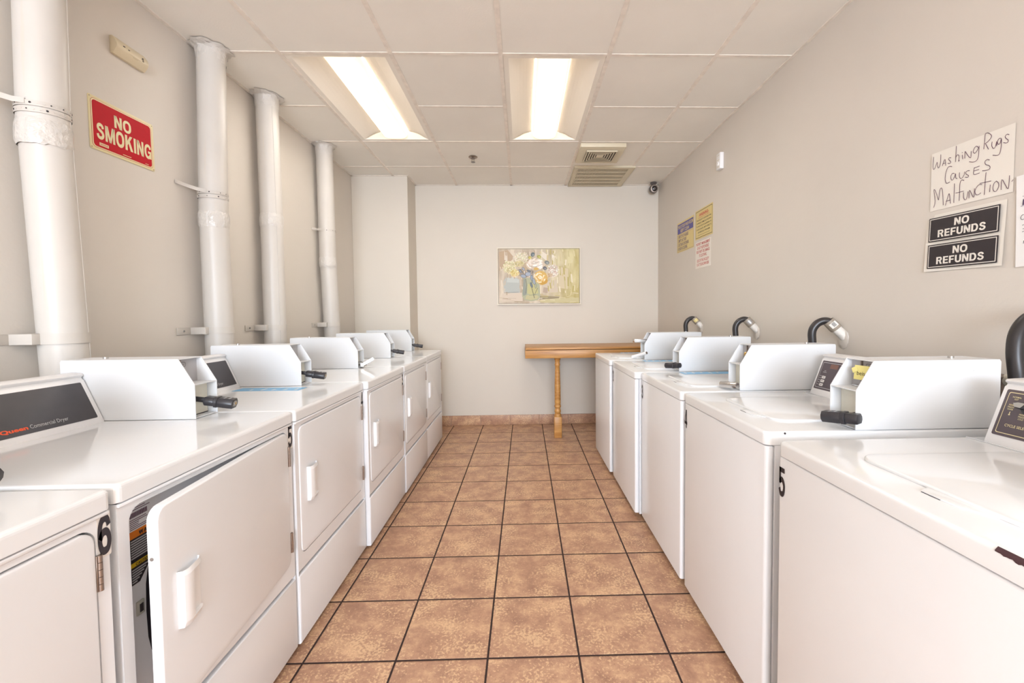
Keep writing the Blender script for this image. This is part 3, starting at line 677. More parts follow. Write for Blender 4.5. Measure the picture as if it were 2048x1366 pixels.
# corner camera
r = thing('security_camera', 'dark round security camera in the far right ceiling corner', 'camera', (1.478, 4.80, H))
mb = MB(); mb.lathe([(.036, .0), (.038, -.010), (.024, -.022), (.016, -.03)], camera_grey); mb.build('base', r)
mb = MB(); t = bmesh.new(); bmesh.ops.create_uvsphere(t, u_segments=24, v_segments=16, radius=.047); mb.merge(t, camera_grey, Matrix.Translation((0, 0, -.072)), True)
mb.build('body', r)
fr = frame((0, 0, -.072), (1, 0, 0), (0, -.12, 1))
mb = MB(); mb.lathe([(.041, .028), (.043, .036), (.040, .042), (.030, .043), (.028, .036)], hinge_metal, frame((0, 0, -.072), (1, 0, 0), (0, -.1, 1))); mb.build('lens_ring', r)
mb = MB(); mb.lathe([(.029, .034), (.027, .040), (.018, .044), (.0, .046)], lens_black, frame((0, 0, -.072), (1, 0, 0), (0, -.1, 1))); mb.build('lens', r)

# ================================================================ VENT DUCTS ON THE LEFT WALL
XP, RP = -1.668, .066
def crumpled_band(r, zc, hgt, amp, seed, tilt=0.0, m=None):
    rnd = random.Random(seed); t = bmesh.new(); n = 40; rows = 6; g = []
    for j in range(rows):
        row = []
        for i in range(n):
            q = 2 * math.pi * i / n
            rad = r + (0.0008 if j in (0, rows - 1) else .002 + amp * rnd.random())
            z = zc - hgt / 2 + hgt * j / (rows - 1) + tilt * math.cos(q) + (rnd.random() - .5) * hgt * .10
            row.append(t.verts.new((rad * math.cos(q), rad * math.sin(q), z)))
        g.append(row)
    for a, b in zip(g, g[1:]):
        for i in range(n): t.faces.new((a[i], a[(i + 1) % n], b[(i + 1) % n], b[i]))
    mb = MB(); mb.merge(t, m or tape_paint, None, False); return mb
def duct(label, y_top, y_mid, y_low, tape_z, strap, seam_q, seed, x_off=0.0):
    r = thing('dryer_vent_duct', label, 'vent duct', (XP, y_mid, 0), 0, 'painted vent ducts on the left wall')
    path = [(0, y_top - y_mid, H), (0, 0, tape_z + .02), (0, (y_low - y_mid) * .15, tape_z - .06), (0, y_low - y_mid, 1.0), (0, y_low - y_mid, .55)]
    fine = []
    for a, b in zip(path, path[1:]):
        for k in range(6): fine.append(tuple(a[i] + (b[i] - a[i]) * k / 6 for i in range(3)))
    fine.append(path[-1])
    mb = MB(); mb.tube(fine, RP, pipe_paint, 40); mb.build('pipe', r)
    # lock seam down the pipe
    mb = MB(); q = math.radians(seam_q)
    mb.tube([(p[0] + (RP + .0003) * math.cos(q), p[1] + (RP + .0003) * math.sin(q), p[2]) for p in fine], .0022, pipe_paint, 6); mb.build('seam', r)
    b_ = crumpled_band(RP, tape_z - .015, .085, .0042, seed); b_.build('tape_band', r)
    # foil collar at the ceiling
    rnd = random.Random(seed + 50); t = bmesh.new(); n = 30; prof = [(RP + .001, -.080), (RP + .0025, -.050), (RP + .0035, -.020), (RP + .008, -.011), (RP + .026, -.006), (RP + .038, -.0015)]
    g = []
    for j, (rad, z) in enumerate(prof):
        g.append([t.verts.new(((rad + (rnd.random() - .5) * (.003 + .0045 * j)) * math.cos(2 * math.pi * i / n) * (1.0 if j < 4 else .92),
                               (rad + (rnd.random() - .5) * (.003 + .006 * j)) * math.sin(2 * math.pi * i / n), H + z + (rnd.random() - .5) * (.006 if 1 < j < 5 else .0))) for i in range(n)])
    for a, b in zip(g, g[1:]):
        for i in range(n): t.faces.new((a[i], a[(i + 1) % n], b[(i + 1) % n], b[i]))
    for v in t.verts:
        v.co.y += y_top - y_mid
        if v.co.x < XL - XP + .003: v.co.x = XL - XP + .003
    mb = MB(); mb.merge(t, tape_paint); mb.build('ceiling_collar', r)
    # perforated hanger strap
    if strap:
        zs, dy, rise, turns = strap
        mb = MB(); nn = 32
        for tn in range(turns):
            z0 = zs - .021 * tn
            t = bmesh.new(); ra = []
            for i in range(nn + 1):
                q = 2 * math.pi * i / nn; zz = z0 + .004 * math.sin(q)
                ra.append((t.verts.new(((RP + .0028) * math.cos(q), (RP + .0028) * math.sin(q), zz - .009)), t.verts.new(((RP + .0028) * math.cos(q), (RP + .0028) * math.sin(q), zz + .009))))
            for a, b in zip(ra, ra[1:]): t.faces.new((a[0], b[0], b[1], a[1]))
            mb.merge(t, strap_paint, None, True)
        # tail to the wall
        x1 = XL - XP + .004
        pts = [(.012, -RP - .003, zs), (-.02, -RP - .01, zs + rise * .2), (-.055, -dy * .62, zs + rise * .6), (x1, -dy, zs + rise)]
        mb.raw([(p[0], p[1], p[2] + s_ * .009) for p in pts for s_ in (-1, 1)], [(2 * k, 2 * k + 1, 2 * k + 3, 2 * k + 2) for k in range(3)], strap_paint)
        mb.raw([(p[0] - .0012, p[1], p[2] + s_ * .009) for p in pts for s_ in (-1, 1)], [(2 * k, 2 * k + 2, 2 * k + 3, 2 * k + 1) for k in range(3)], strap_paint)
        st_ = mb.build('hanger_strap', r)
        mb = MB()
        for tn in range(turns):
            for i in range(26):
                q = 2 * math.pi * i / 26 + .1 * tn; rad = .0034 if i % 2 else .0022
                c_ = Vector(((RP + .0034) * math.cos(q), (RP + .0034) * math.sin(q), zs - .021 * tn + .004 * math.sin(q)))
                mb.cyl(c_ - Vector((math.cos(q), math.sin(q), 0)) * .001, c_ + Vector((math.cos(q), math.sin(q), 0)) * .0002, rad, strap_paint if (i * 7 + tn) % 3 else hole_dark, n=8)
        mb.build('strap_holes', st_)
    # two-piece clamp bracket above the machine
    zb = 1.19; yb = (y_low - y_mid) * .75
    mb = MB(); mb.lathe([(RP + .001, zb - .019), (RP + .0045, zb - .019), (RP + .0045, zb + .019), (RP + .001, zb + .019)], strap_paint, Matrix.Translation((0, yb, 0)), 40)
    mb.box(XL - XP + .001, -.005, yb - RP - .030, yb - RP + .012, zb - .019, zb + .019, strap_paint, .002)
    mb.box(XL - XP + .001, XL - XP + .006, yb - RP - .118, yb - RP - .028, zb - .018, zb + .018, strap_paint, .001)
    mb.box(XL - XP + .001, XL - XP + .006, yb + RP, yb + RP + .06, zb - .018, zb + .018, strap_paint, .001)
    cb = mb.build('clamp_bracket', r)
    mb = MB(); mb.lathe([(.006, 0), (.005, .003), (.0, .0045)], steel, frame((XL - XP + .006, yb - RP - .075, zb), (0, 1, 0), (0, 0, 1)), 12); mb.build('screw', cb)
    return r
duct('thick white painted vent duct nearest the viewer, left of the red sign', 1.600, 1.585, 1.618, 1.915, (1.992, .20, .012, 2), 28, 1)
duct('white vent duct just right of the red no-smoking sign', 2.437, 2.410, 2.418, 1.80, (1.928, .150, .026, 2), 80, 2)
duct('white vent duct with a lock seam down its front, third from the viewer', 2.945, 2.955, 2.955, 1.915, None, -35, 3)
duct('white vent duct farthest from the viewer, nearest the corner chase', 3.770, 3.783, 3.835, 1.74, (1.995, .100, .004, 1), 70, 4)

# ================================================================ THINGS ON THE LEFT WALL
# no smoking sign
W_, H_ = .308, .219
o = MB(); o.prism(rr(-W_ / 2, W_ / 2, -H_ / 2, H_ / 2, .006, 3), sign_cream, .0015, 0, 'xy', .0004)
sg = o.build('no_smoking_sign', None, frame((XL + .001, 1.988, 2.069), (0, 1, .008), (0, 0, 1)))
tag(sg, 'red and cream NO SMOKING sign on the left wall', 'sign')
mb = MB(); mb.prism(rr(-W_ / 2 + .010, W_ / 2 - .010, -H_ / 2 + .010, H_ / 2 - .010, .016, 6), sign_red, .0019, .0015, 'xy')
mb.prism(rr(-W_ / 2 + .0112, W_ / 2 - .0112, -H_ / 2 + .0112, H_ / 2 - .0112, .0152, 6), sign_cream, .0021, .0019, 'xy')
mb.prism(rr(-W_ / 2 + .0155, W_ / 2 - .0155, -H_ / 2 + .0155, H_ / 2 - .0155, .013, 6), sign_red, .0023, .0021, 'xy')
mb.build('printed_face', sg)
mb = MB()
block_text(mb, 'NO', sign_cream, -.004, .016, .052, .080, lift=.0027)
block_text(mb, 'SMOKING', sign_cream, .006, -.060, .066, .262, lift=.0027)
mb.build('lettering', sg)
mb = MB(); mb.box(-.115, -.075, -.086, -.074, .0023, .0026, sign_cream)
for k in range(12): mb.box(-.111 + .0028 * k, -.1098 + .0028 * k, -.083, -.077, .0026, .0028, sign_red)
mb.build('barcode', sg)
for q in ((-.010, .030, -.088, -.0855), (.102, .120, -.089, -.087)):
    mb = MB(); mb.box(*q, .0023, .0026, sign_cream); mb.build('imprint', sg)
for sx in (-1, 1):
    for sy in (-1, 1):
        mb = MB(); mb.lathe([(.0022, .0015), (.002, .0027), (0, .003)], hinge_metal, Matrix.Translation((sx * .147, sy * .1025, 0)), 8); mb.build('pin', sg)
# gas alarm
r = thing('gas_alarm', 'beige half-round alarm unit high on the left wall', 'alarm', (XL + .001, 2.02, 2.40))
prof = [(0.0, 0.0), (.012, .0)] + [(.012 + .020 * math.sin(math.pi * k / 12), .074 * k / 12) for k in range(1, 12)] + [(.012, .074), (0.0, .074)]
t = [(p[0], p[1]) for p in prof]
mb = MB(); mb.prism([(p[0], p[1]) for p in t], beige_plastic, -.079, .079, 'xz', 0.002, 2, Matrix(((1, 0, 0, 0), (0, 1, 0, 0), (0, 0, 1, 0), (0, 0, 0, 1))), True); mb.build('body', r)
for yy, zz, w_ in ((-.045, .044, .008), (-.022, .042, .007), (.048, .046, .007), (.047, .040, .009), (.049, .034, .006)):
    mb = MB(); mb.box(.027, .0335, yy - w_ / 2, yy + w_ / 2, zz - .0014, zz + .0014, hole_dark); mb.build('vent_slot', r)
mb = MB(); mb.box(.028, .0325, -.02, .035, .0285, .0292, vent_beige); mb.box(.028, .0318, .0, .025, .0235, .0242, vent_beige); mb.build('caption', r)

# ================================================================ THINGS ON THE RIGHT WALL
def right_sign(name, label, cat, yc, zc, w, h, m, tilt=0.0, off=.001, thick=.0012):
    o = MB(); o.prism(rr(-w / 2, w / 2, -h / 2, h / 2, .003, 2), m, thick, 0, 'xy')
    s_ = o.build(name, None, frame((XR - off, yc, zc), (0, -1, tilt), (0, -tilt, 1)) if False else frame((XR - off, yc, zc), (0, -1, tilt), (0, tilt, 1)))
    return tag(s_, label, cat)
# wash room rules
s_ = right_sign('rules_sign', 'yellow wash room rules sign with a blue heading', 'sign', 4.083, 2.002, .415, .292, sign_yellow)
mb = MB(); mb.box(-.195, .195, .035, .130, .0012, .0015, sign_blue); mb.build('heading_band', s_)
mb = MB()
put_text(mb, 'THIS IS YOUR WASH ROOM', sign_yellow, 0, .085, .032, .375, .02, lift=.0018)
put_text(mb, 'KEEP IT CLEAN', sign_yellow, -.01, .044, .032, .215, .02, lift=.0018)
for k, tx in enumerate(('1. WIPE TOP OF WASHERS', '2. EMPTY LINT TRAPS', '3. USE TRASH CONTAINERS', '4. PLEASE NO COLORING')):
    put_text(mb, tx, ink_purple, -.185, -.010 - .0385 * k, .029, (.265, .215, .275, .24)[k], .012, 'L', lift=.0018)
for a in ((-.197, .197, .024, .0255), (-.197, .197, -.138, -.1365), (-.1985, -.197, -.138, .0255), (.197, .1985, -.138, .0255)): mb.box(a[0], a[1], a[2], a[3], .0012, .0015, ink_purple)
mb.build('lettering', s_)
# chemical warning
s_ = right_sign('warning_sign', 'yellow chemical WARNING sign with a black border', 'sign', 3.665, 2.034, .350, .254, sign_yellow)
mb = MB()
for a in ((-.165, .165, .112, .116), (-.165, .165, -.116, -.112), (-.165, -.162, -.116, .116), (.162, .165, -.116, .116)): mb.box(a[0], a[1], a[2], a[3], .0012, .0015, ink_black)
mb.build('border', s_)
mb = MB(); put_text(mb, '-WARNING-', ink_red, 0, .066, .026, .20, .03, lift=.0018); mb.box(-.11, .11, .0555, .058, .0012, .0015, ink_red)
mb.build('heading', s_)
mb = MB()
for k, tx in enumerate(('THIS FACILITY CONTAINS ONE', 'OR MORE CHEMICALS KNOWN', 'TO THE STATE OF CALIFORNIA TO', 'CAUSE CANCER, BIRTH DEFECTS', 'OR REPRODUCTIVE HARM')):
    put_text(mb, tx, ink_black, 0, .030 - .0265 * k, .0135, (.29, .29, .30, .30, .24)[k], .008, lift=.0018)
mb.box(-.12, .12, -.0945, -.0925, .0012, .0015, ink_black); mb.build('lettering', s_)
# property notice
s_ = right_sign('notice_sign', 'small white property management notice in red letters', 'sign', 3.677, 1.768, .315, .232, paper)
mb = MB()
for k, tx in enumerate(('PROPERTY MANAGEMENT', 'IS NOT RESPONSIBLE', 'FOR THEFT OR DAMAGE', 'TO CLOTHING.', 'USE OF THIS FACILITY', 'IS AT YOUR OWN RISK')):
    put_text(mb, tx, ink_red, 0, .082 - .034 * k - (.008 if k > 3 else 0), .024, (.28, .235, .265, .155, .245, .245)[k], .012, lift=.0018)
mb.build('lettering', s_)
# thermostat
r = thing('thermostat', 'white wall thermostat high on the right wall', 'thermostat', (XR - .001, 3.34, 2.37))
mb = MB(); mb.box(-.029, 0, -.033, .033, 0, .124, plastic_white, .003); mb.build('body', r)
mb = MB(); mb.lathe([(.016, 0), (.015, .006), (0, .007)], plastic_white, frame((-.029, .004, .045), (0, -1, 0), (0, 0, 1)), 20); mb.build('dial', r)
for zz in (.104, .070, .018):
    mb = MB(); mb.box(-.0300, -.0288, -.018, .018, zz, zz + .003, vent_beige); mb.build('slot', r)

# hand-written paper
Wp, Hp, PYC, PZC = .2775, .2155, 1.4739, 1.7426
def wavy_sheet(w, h, m, amp, seed, corner=None):
    rnd = random.Random(seed); nx, ny = 14, 12; t = bmesh.new(); g = []
    ph = [rnd.random() * 6 for _ in range(4)]
    for j in range(ny + 1):
        row = []
        for i in range(nx + 1):
            u, v = i / nx - .5, j / ny - .5
            z = .0010 + amp * (.5 + .5 * math.sin(u * 7 + ph[0]) * math.sin(v * 5 + ph[1])) * (abs(u) * 2) ** 2
            if corner: z += corner * max(0, -v * 2 - .55) * max(0, abs(u) * 2 - .3)
            row.append(t.verts.new((u * w, v * h, z)))
        g.append(row)
    for j in range(ny):
        for i in range(nx): t.faces.new((g[j][i], g[j][i + 1], g[j + 1][i + 1], g[j + 1][i]))
    mb = MB(); mb.merge(t, m, None, True); return mb
PF = frame((XR - .001, PYC, PZC), (0, -1, -.008), (0, -.008, 1))
ps = wavy_sheet(Wp, Hp, paper, .0004, 3).build('handwritten_notice', None, PF)
tag(ps, 'white paper with the handwritten note Washing Rugs Causes Malfunction', 'notice')
mb = MB(); inv = PF.inverted()
for stroke in RUG_STROKES:
    q = [inv @ Vector((XR - .003, y, z)) for y, z in stroke]
    ribbon(mb, [(p.x, p.y) for p in q], .0019, ink_violet, None, .0022)
mb.build('handwriting', ps)
# no refunds sheet
sh = wavy_sheet(.274, .212, paper, .003, 8, .008).build('refund_notice', None, frame((XR - .001, 1.490, 1.512), (0, -1, -.010), (0, -.030, 1)))
tag(sh, 'paper sheet with two black NO REFUNDS panels below the handwritten note', 'notice')
for zc in (.049, -.051):
    mb = MB(); mb.prism(rr(-.123, .123, zc - .0445, zc + .0445, .001, 1), ink_black, .0068, .0062, 'xy')
    mb.ring([(-.119, zc - .0405), (.119, zc - .0405), (.119, zc + .0405), (-.119, zc + .0405)], [(-.1165, zc - .038), (.1165, zc - .038), (.1165, zc + .038), (-.1165, zc + .038)], paper, 'xy', .0072)
    pp = mb.build('printed_panel', sh)
    mb = MB(); block_text(mb, 'NO', paper, .0, zc + .004, .0265, .052, lift=.0075); block_text(mb, 'REFUNDS', paper, -.002, zc - .030, .0265, .168, lift=.0075)
    mb.build('lettering', pp)
# sheet cut by the right edge of the picture
NF = frame((XR - .001, 1.2155, 1.538), (0, -1, .02), (0, .02, 1))
s3 = wavy_sheet(.216, .284, paper_bright, .003, 5).build('paper_notice', None, NF)
tag(s3, 'bright white paper note cut off by the right edge of the photo', 'notice')
inv = NF.inverted()
for k, stroke in enumerate(NOTE_STROKES):
    mb = MB()
    q = [inv @ Vector((XR - .003, y, z)) for y, z in stroke]
    ribbon(mb, [(p.x, p.y) for p in q], .0045 if k in (2,) else .0016, ink_purple if k < 4 else ink_black, None, .0046)
    mb.build('pen_stroke', s3)

# drain standpipes with hoses
def standpipe(label, hlabel, yc, mark):
    r = thing('standpipe', label, 'drain pipe', (XR, yc, 1.0), 0, 'angled drain standpipes on the right wall')
    a, d = Vector((-.060, .025, .213)), Vector((.62, -.26, -.74)).normalized()
    mb = MB(); mb.cyl(a + d * .04, a + d * .108, .0225, pvc_white); mb.build('pipe', r)
    mb = MB(); mb.lathe([(.0, .03), (.0225, .03), (.0230, .0), (.0265, .0), (.0275, .046), (.0255, .052), (.022, .052)], pvc_grey, Matrix.Translation(a) @ d.to_track_quat('Z', 'Y').to_matrix().to_4x4()); mb.build('coupling', r)
    mb = MB(); bmm = bmesh.new(); bmesh.ops.create_icosphere(bmm, subdivisions=3, radius=.036)
    rnd = random.Random(int(yc * 100))
    for v in bmm.verts:
        v.co = Vector((v.co.x * .22, v.co.y * 1.0, v.co.z * 1.25)) * (1 + .25 * (rnd.random() - .5))
    mb.merge(bmm, wall_paint, Matrix.Translation((-.003, .0, .125)), True); mb.build('patched_plaster', r, None, 'cracked plaster where the pipe enters the wall')
    mm = {'yellow': sign_yellow, 'barcode': paper, 'silver': steel}[mark]
    mb = MB(); side = d.cross(Vector((0, 1, 0))).normalized()
    nrm = Vector((-.25, -.95, .0)); nrm = (nrm - d * nrm.dot(d)).normalized()
    up_ = d.cross(nrm).normalized()
    pts = []
    for k in range(5):
        ang = math.radians(-38 + 19 * k); e_ = nrm * math.cos(ang) + up_ * math.sin(ang)
        pts.append((a + d * .012 + e_ * .0279, a + d * .038 + e_ * .0279))
    mb.raw([tuple(p) for q in pts for p in q], [(2 * k, 2 * k + 2, 2 * k + 3, 2 * k + 1) for k in range(4)], mm)
    if mark == 'barcode':
        for k in range(9):
            f = .014 + .0023 * k; e_ = nrm * .0284
            w2 = up_ * .008
            c_ = a + d * f + e_; mb.raw([tuple(c_ - w2), tuple(c_ + w2), tuple(c_ + w2 + d * .0012), tuple(c_ - w2 + d * .0012)], [(0, 1, 2, 3)], ink_black)
    mb.build('label_sticker', r)
    h = MB(); path = []
    c = Vector((-.128, -.002, .205))
    pts = [(-.105, .055, -.40), (-.108, .055, -.05), (-.117, .055, .105), (-.120, .055, .148), (-.115, .053, .176), (-.100, .048, .199), (-.083, .040, .211), (-.070, .033, .214), (-.060, .026, .212), (-.055, .023, .207)]
    h.tube(_arc(pts, 4), .0185, black_rubber, 18)
    hs = h.build('drain_hose', None, Matrix.Translation((XR, yc, 1.0)))
    tag(hs, hlabel, 'hose', 'black drain hoses')
standpipe('drain pipe with a yellow sticker, nearest the back wall', 'black drain hose hooked into the yellow stickered pipe', 3.700, 'yellow')
standpipe('drain pipe with a dented silver coupling, middle of the three', 'black drain hose hooked into the middle drain pipe', 2.816, 'silver')
standpipe('drain pipe with a barcode sticker, nearest the viewer', 'black drain hose hooked into the barcode stickered pipe', 2.045, 'barcode')
h = MB(); h.tube(_arc([(1.49, 1.228, .60), (1.482, 1.230, .90), (1.475, 1.232, 1.05), (1.472, 1.238, 1.13), (1.474, 1.234, 1.19), (1.484, 1.215, 1.232), (1.502, 1.185, 1.25), (1.53, 1.15, 1.245)], 5), .020, black_rubber, 18)
tag(h.build('drain_hose'), 'thick black drain hose at the right edge of the photo', 'hose', 'black drain hoses')
# water valve
r = thing('water_valve', 'brass water valve behind the second washer from the viewer', 'valve', (1.520, 1.285, 1.040))
mb = MB(); mb.lathe([(.010, -.06), (.016, -.05), (.016, -.02), (.021, -.012), (.022, .010), (.014, .018), (.0, .020)], hinge_metal, Matrix.Translation((-.02, .02, .0))); mb.build('valve_body', r)
mb = MB(); mb.cyl((-.01, .02, 0), (.0, -.06, .004), .014, brass); mb.cyl((.0, -.06, .004), (.033, -.075, .004), .012, brass); mb.build('pipe', r)
mb = MB(); mb.cyl((-.013, .008, 0), (-.009, -.004, 0), .0185, cream_metal); mb.build('nut', r)
mb = MB(); mb.lathe([(.0, 0), (.017, .002), (.018, .006), (.015, .011), (.0, .012)], brass, frame((.0, -.055, .012), (1, 0, 0), (0, 1, 0))); mb.build('handle', r)

# ================================================================ BACK WALL: PICTURE AND TABLE
r = thing('floral_painting', 'framed painting of white and yellow flowers in a glass vase', 'painting', (.1985, YB - .001, 1.6925))
fwid, fh = .941, .640
mb = MB()
mb.ring([(-fwid / 2, -fh / 2), (fwid / 2, -fh / 2), (fwid / 2, fh / 2), (-fwid / 2, fh / 2)], [(-fwid / 2 + .010, -fh / 2 + .010), (fwid / 2 - .010, -fh / 2 + .010), (fwid / 2 - .010, fh / 2 - .010), (-fwid / 2 + .010, fh / 2 - .010)], frame_gold, 'xz', -.034, .030)
mb.ring([(-fwid / 2, -fh / 2), (fwid / 2, -fh / 2), (fwid / 2, fh / 2), (-fwid / 2, fh / 2)], [(-fwid / 2 + .0001, -fh / 2 + .0001), (fwid / 2 - .0001, -fh / 2 + .0001), (fwid / 2 - .0001, fh / 2 - .0001), (-fwid / 2 + .0001, fh / 2 - .0001)], frame_gold, 'xz', 0, -.034)
q0 = [(-fwid / 2, -fh / 2), (fwid / 2, -fh / 2), (fwid / 2, fh / 2), (-fwid / 2, fh / 2)]
for k in range(4):
    a, b = q0[k], q0[(k + 1) % 4]; mb.poly([(a[0], 0, a[1]), (b[0], 0, b[1]), (b[0], -.034, b[1]), (a[0], -.034, a[1])], frame_gold)
mb.build('frame', r)
mb = MB(); mb.box(-fwid / 2 + .003, fwid / 2 - .003, -.012, -.002, -fh / 2 + .003, fh / 2 - .003, hole_dark); mb.build('shadow_gap', r)
cw, chh = .9125, .6125
cv = MB()
cv.box(-cw / 2, cw / 2, -.030, -.012, -chh / 2, chh / 2, canvas_mat)
rnd = random.Random(11)
def pc(X, Y): return ((X - 275) / 1235 * cw - cw / 2, (1115 - Y) / 830 * chh - chh / 2)
LAY = [-.0302]
def dab(pts, col, rough=.6):
    nm = 'paint_%02d%02d%02d' % tuple(int(c * 99 / 255) for c in col)
    m_ = MATS.get(nm) or mat(nm, srgb(*col), rough)
    LAY[0] -= .0000045
    cv.poly([(pc(*p)[0], LAY[0], pc(*p)[1]) for p in pts], m_)
def ell(X, Y, a, b, ang=0, n=10, j=.12):
    q = math.radians(ang); return [(X + (a * math.cos(t) * math.cos(q) - b * math.sin(t) * math.sin(q)) * (1 + (rnd.random() - .5) * j), Y + (a * math.cos(t) * math.sin(q) + b * math.sin(t) * math.cos(q)) * (1 + (rnd.random() - .5) * j)) for t in [2 * math.pi * k / n for k in range(n)]]
# background washes
dab([(290, 330), (420, 300), (520, 420), (400, 520), (290, 620)], (188, 164, 136))
dab([(352, 775), (400, 700), (595, 735), (600, 955), (355, 950)], (186, 190, 184))
dab([(400, 705), (590, 745), (592, 930), (420, 900)], (196, 200, 194))
dab([(925, 310), (1030, 380), (1010, 470), (930, 400)], (232, 222, 206)); dab([(1090, 370), (1150, 400), (1130, 500), (1090, 440)], (236, 228, 214))
dab([(1200, 560), (1340, 590), (1330, 900), (1190, 880)], (216, 202, 170)); dab([(905, 790), (1190, 760), (1180, 950), (905, 955)], (212, 198, 176))
dab([(960, 870), (1030, 880), (1020, 960), (950, 950)], (186, 166, 146)); dab([(330, 960), (640, 950), (640, 1080), (320, 1090)], (216, 202, 184))
dab([(900, 1000), (1210, 1015), (1190, 1040), (900, 1060)], (160, 146, 116)); dab([(905, 1060), (1500, 1030), (1500, 1105), (905, 1105)], (206, 196, 152))
dab([(560, 600), (760, 560), (820, 640), (700, 720), (580, 690)], (164, 150, 134)); dab([(640, 500), (760, 430), (760, 600), (640, 620)], (190, 170, 140))
for k in range(170):
    X, Y = 290 + 1205 * rnd.random(), 300 + 800 * rnd.random(); f = (X - 290) / 1205
    if f < .5: c = rnd.choice([(190, 172, 148), (214, 200, 180), (204, 188, 164), (182, 160, 134), (222, 212, 196)])
    else: c = rnd.choice([(206, 194, 146), (222, 212, 172), (192, 176, 112), (230, 220, 196), (212, 196, 150)])
    w_, l_ = 10 + 16 * rnd.random(), 40 + 110 * rnd.random(); t_ = (rnd.random() - .5) * 26
    if Y > 960: w_, l_ = 60 + 80 * rnd.random(), 9 + 10 * rnd.random(); t_ = 0
    y0, y1 = max(292, Y - l_ / 2), min(1108, Y + l_ / 2); x0, x1 = max(282, X - w_ / 2), min(1502, X + w_ / 2)
    dab([(x0, y0), (x1, y0 + 6), (min(1503, x1 + t_), y1), (max(281, x0 + t_), y1 - 8)], c)
dab([(385, 760), (590, 745), (596, 940), (370, 935)], (186, 190, 184)); dab([(405, 720), (588, 748), (584, 800), (400, 790)], (200, 204, 198))
# vase
dab([(650, 720), (890, 740), (908, 960), (905, 1020), (870, 1065), (770, 1083), (670, 1062), (632, 1010), (630, 960), (655, 850)], (178, 180, 150))
dab([(655, 740), (690, 735), (700, 980), (650, 1000), (640, 960)], (150, 156, 146)); dab([(720, 820), (850, 800), (880, 960), (760, 985), (710, 960)], (196, 192, 138))
dab([(700, 990), (850, 985), (890, 1010), (860, 1050), (760, 1065), (680, 1045)], (196, 190, 146))
def stem(P, wd=5, col=(62, 66, 68)):
    for (x0, y0), (x1, y1) in zip(P, P[1:]):
        l = math.hypot(x1 - x0, y1 - y0) or 1; nx, ny = -(y1 - y0) / l * wd / 2, (x1 - x0) / l * wd / 2
        dab([(x0 + nx, y0 + ny), (x1 + nx, y1 + ny), (x1 - nx, y1 - ny), (x0 - nx, y0 - ny)], col)
stem([(690, 740), (705, 830), (690, 960)]); stem([(770, 830), (790, 920), (820, 1035)], 7); stem([(870, 880), (820, 985)]); stem([(600, 590), (660, 660)]); stem([(800, 620), (790, 700), (780, 820)], 6); stem([(740, 990), (850, 985)], 4, (110, 116, 96))
# hydrangea heads
for cx, cy, rx, ry, n, base, light in ((625, 415, 110, 85, 110, (206, 196, 160), (246, 240, 222)), (440, 560, 105, 105, 120, (198, 188, 140), (244, 236, 206)), (520, 650, 70, 60, 60, (206, 184, 110), (244, 232, 186)), (1105, 620, 85, 100, 110, (196, 172, 150), (250, 246, 238)), (1050, 690, 55, 40, 40, (190, 160, 120), (236, 220, 196)), (590, 510, 70, 50, 50, (186, 172, 118), (232, 220, 176))):
    dab(ell(cx, cy, rx * .85, ry * .85, 0, 16), base)
    for k in range(n):
        q = rnd.random() * 6.283; rad = math.sqrt(rnd.random())
        f = rnd.random(); c = tuple(int(base[i] + (light[i] - base[i]) * (.35 + .65 * f)) for i in range(3)); c = tuple(v // 12 * 12 for v in c)
        dab(ell(cx + rx * rad * math.cos(q), cy + ry * rad * math.sin(q), 9 + 6 * rnd.random(), 6 + 4 * rnd.random(), rnd.random() * 180, 7, .3), c)
# big white rose
dab(ell(840, 520, 150, 85, 0, 18), (214, 196, 172))
for k in range(34):
    q = rnd.random() * 6.283; rad = .25 + .75 * rnd.random(); c = rnd.choice([(250, 244, 236), (240, 230, 218), (228, 214, 198)])
    dab(ell(840 + 120 * rad * math.cos(q), 515 + 65 * rad * math.sin(q), 48, 16, math.degrees(q) + 70, 9, .2), c)
for p in ([(780, 500), (830, 510), (900, 480)], [(740, 545), (840, 560), (950, 520)], [(800, 470), (850, 495)]): stem(p, 4, (130, 118, 110))
# yellow rose
dab(ell(920, 720, 108, 100, 20, 18), (216, 180, 104)); dab(ell(960, 790, 70, 40, -20, 12), (206, 160, 70)); dab(ell(850, 590, 40, 22, 0, 10), (212, 176, 96))
for k in range(60):
    q = rnd.random() * 6.283; rad = math.sqrt(rnd.random()) * 1.05; dab(ell(905 + 80 * rad * math.cos(q), 715 + 75 * rad * math.sin(q), 28, 12, math.degrees(q) + 80, 8, .2), rnd.choice([(240, 222, 180), (232, 196, 120), (248, 236, 210), (222, 180, 96)]))
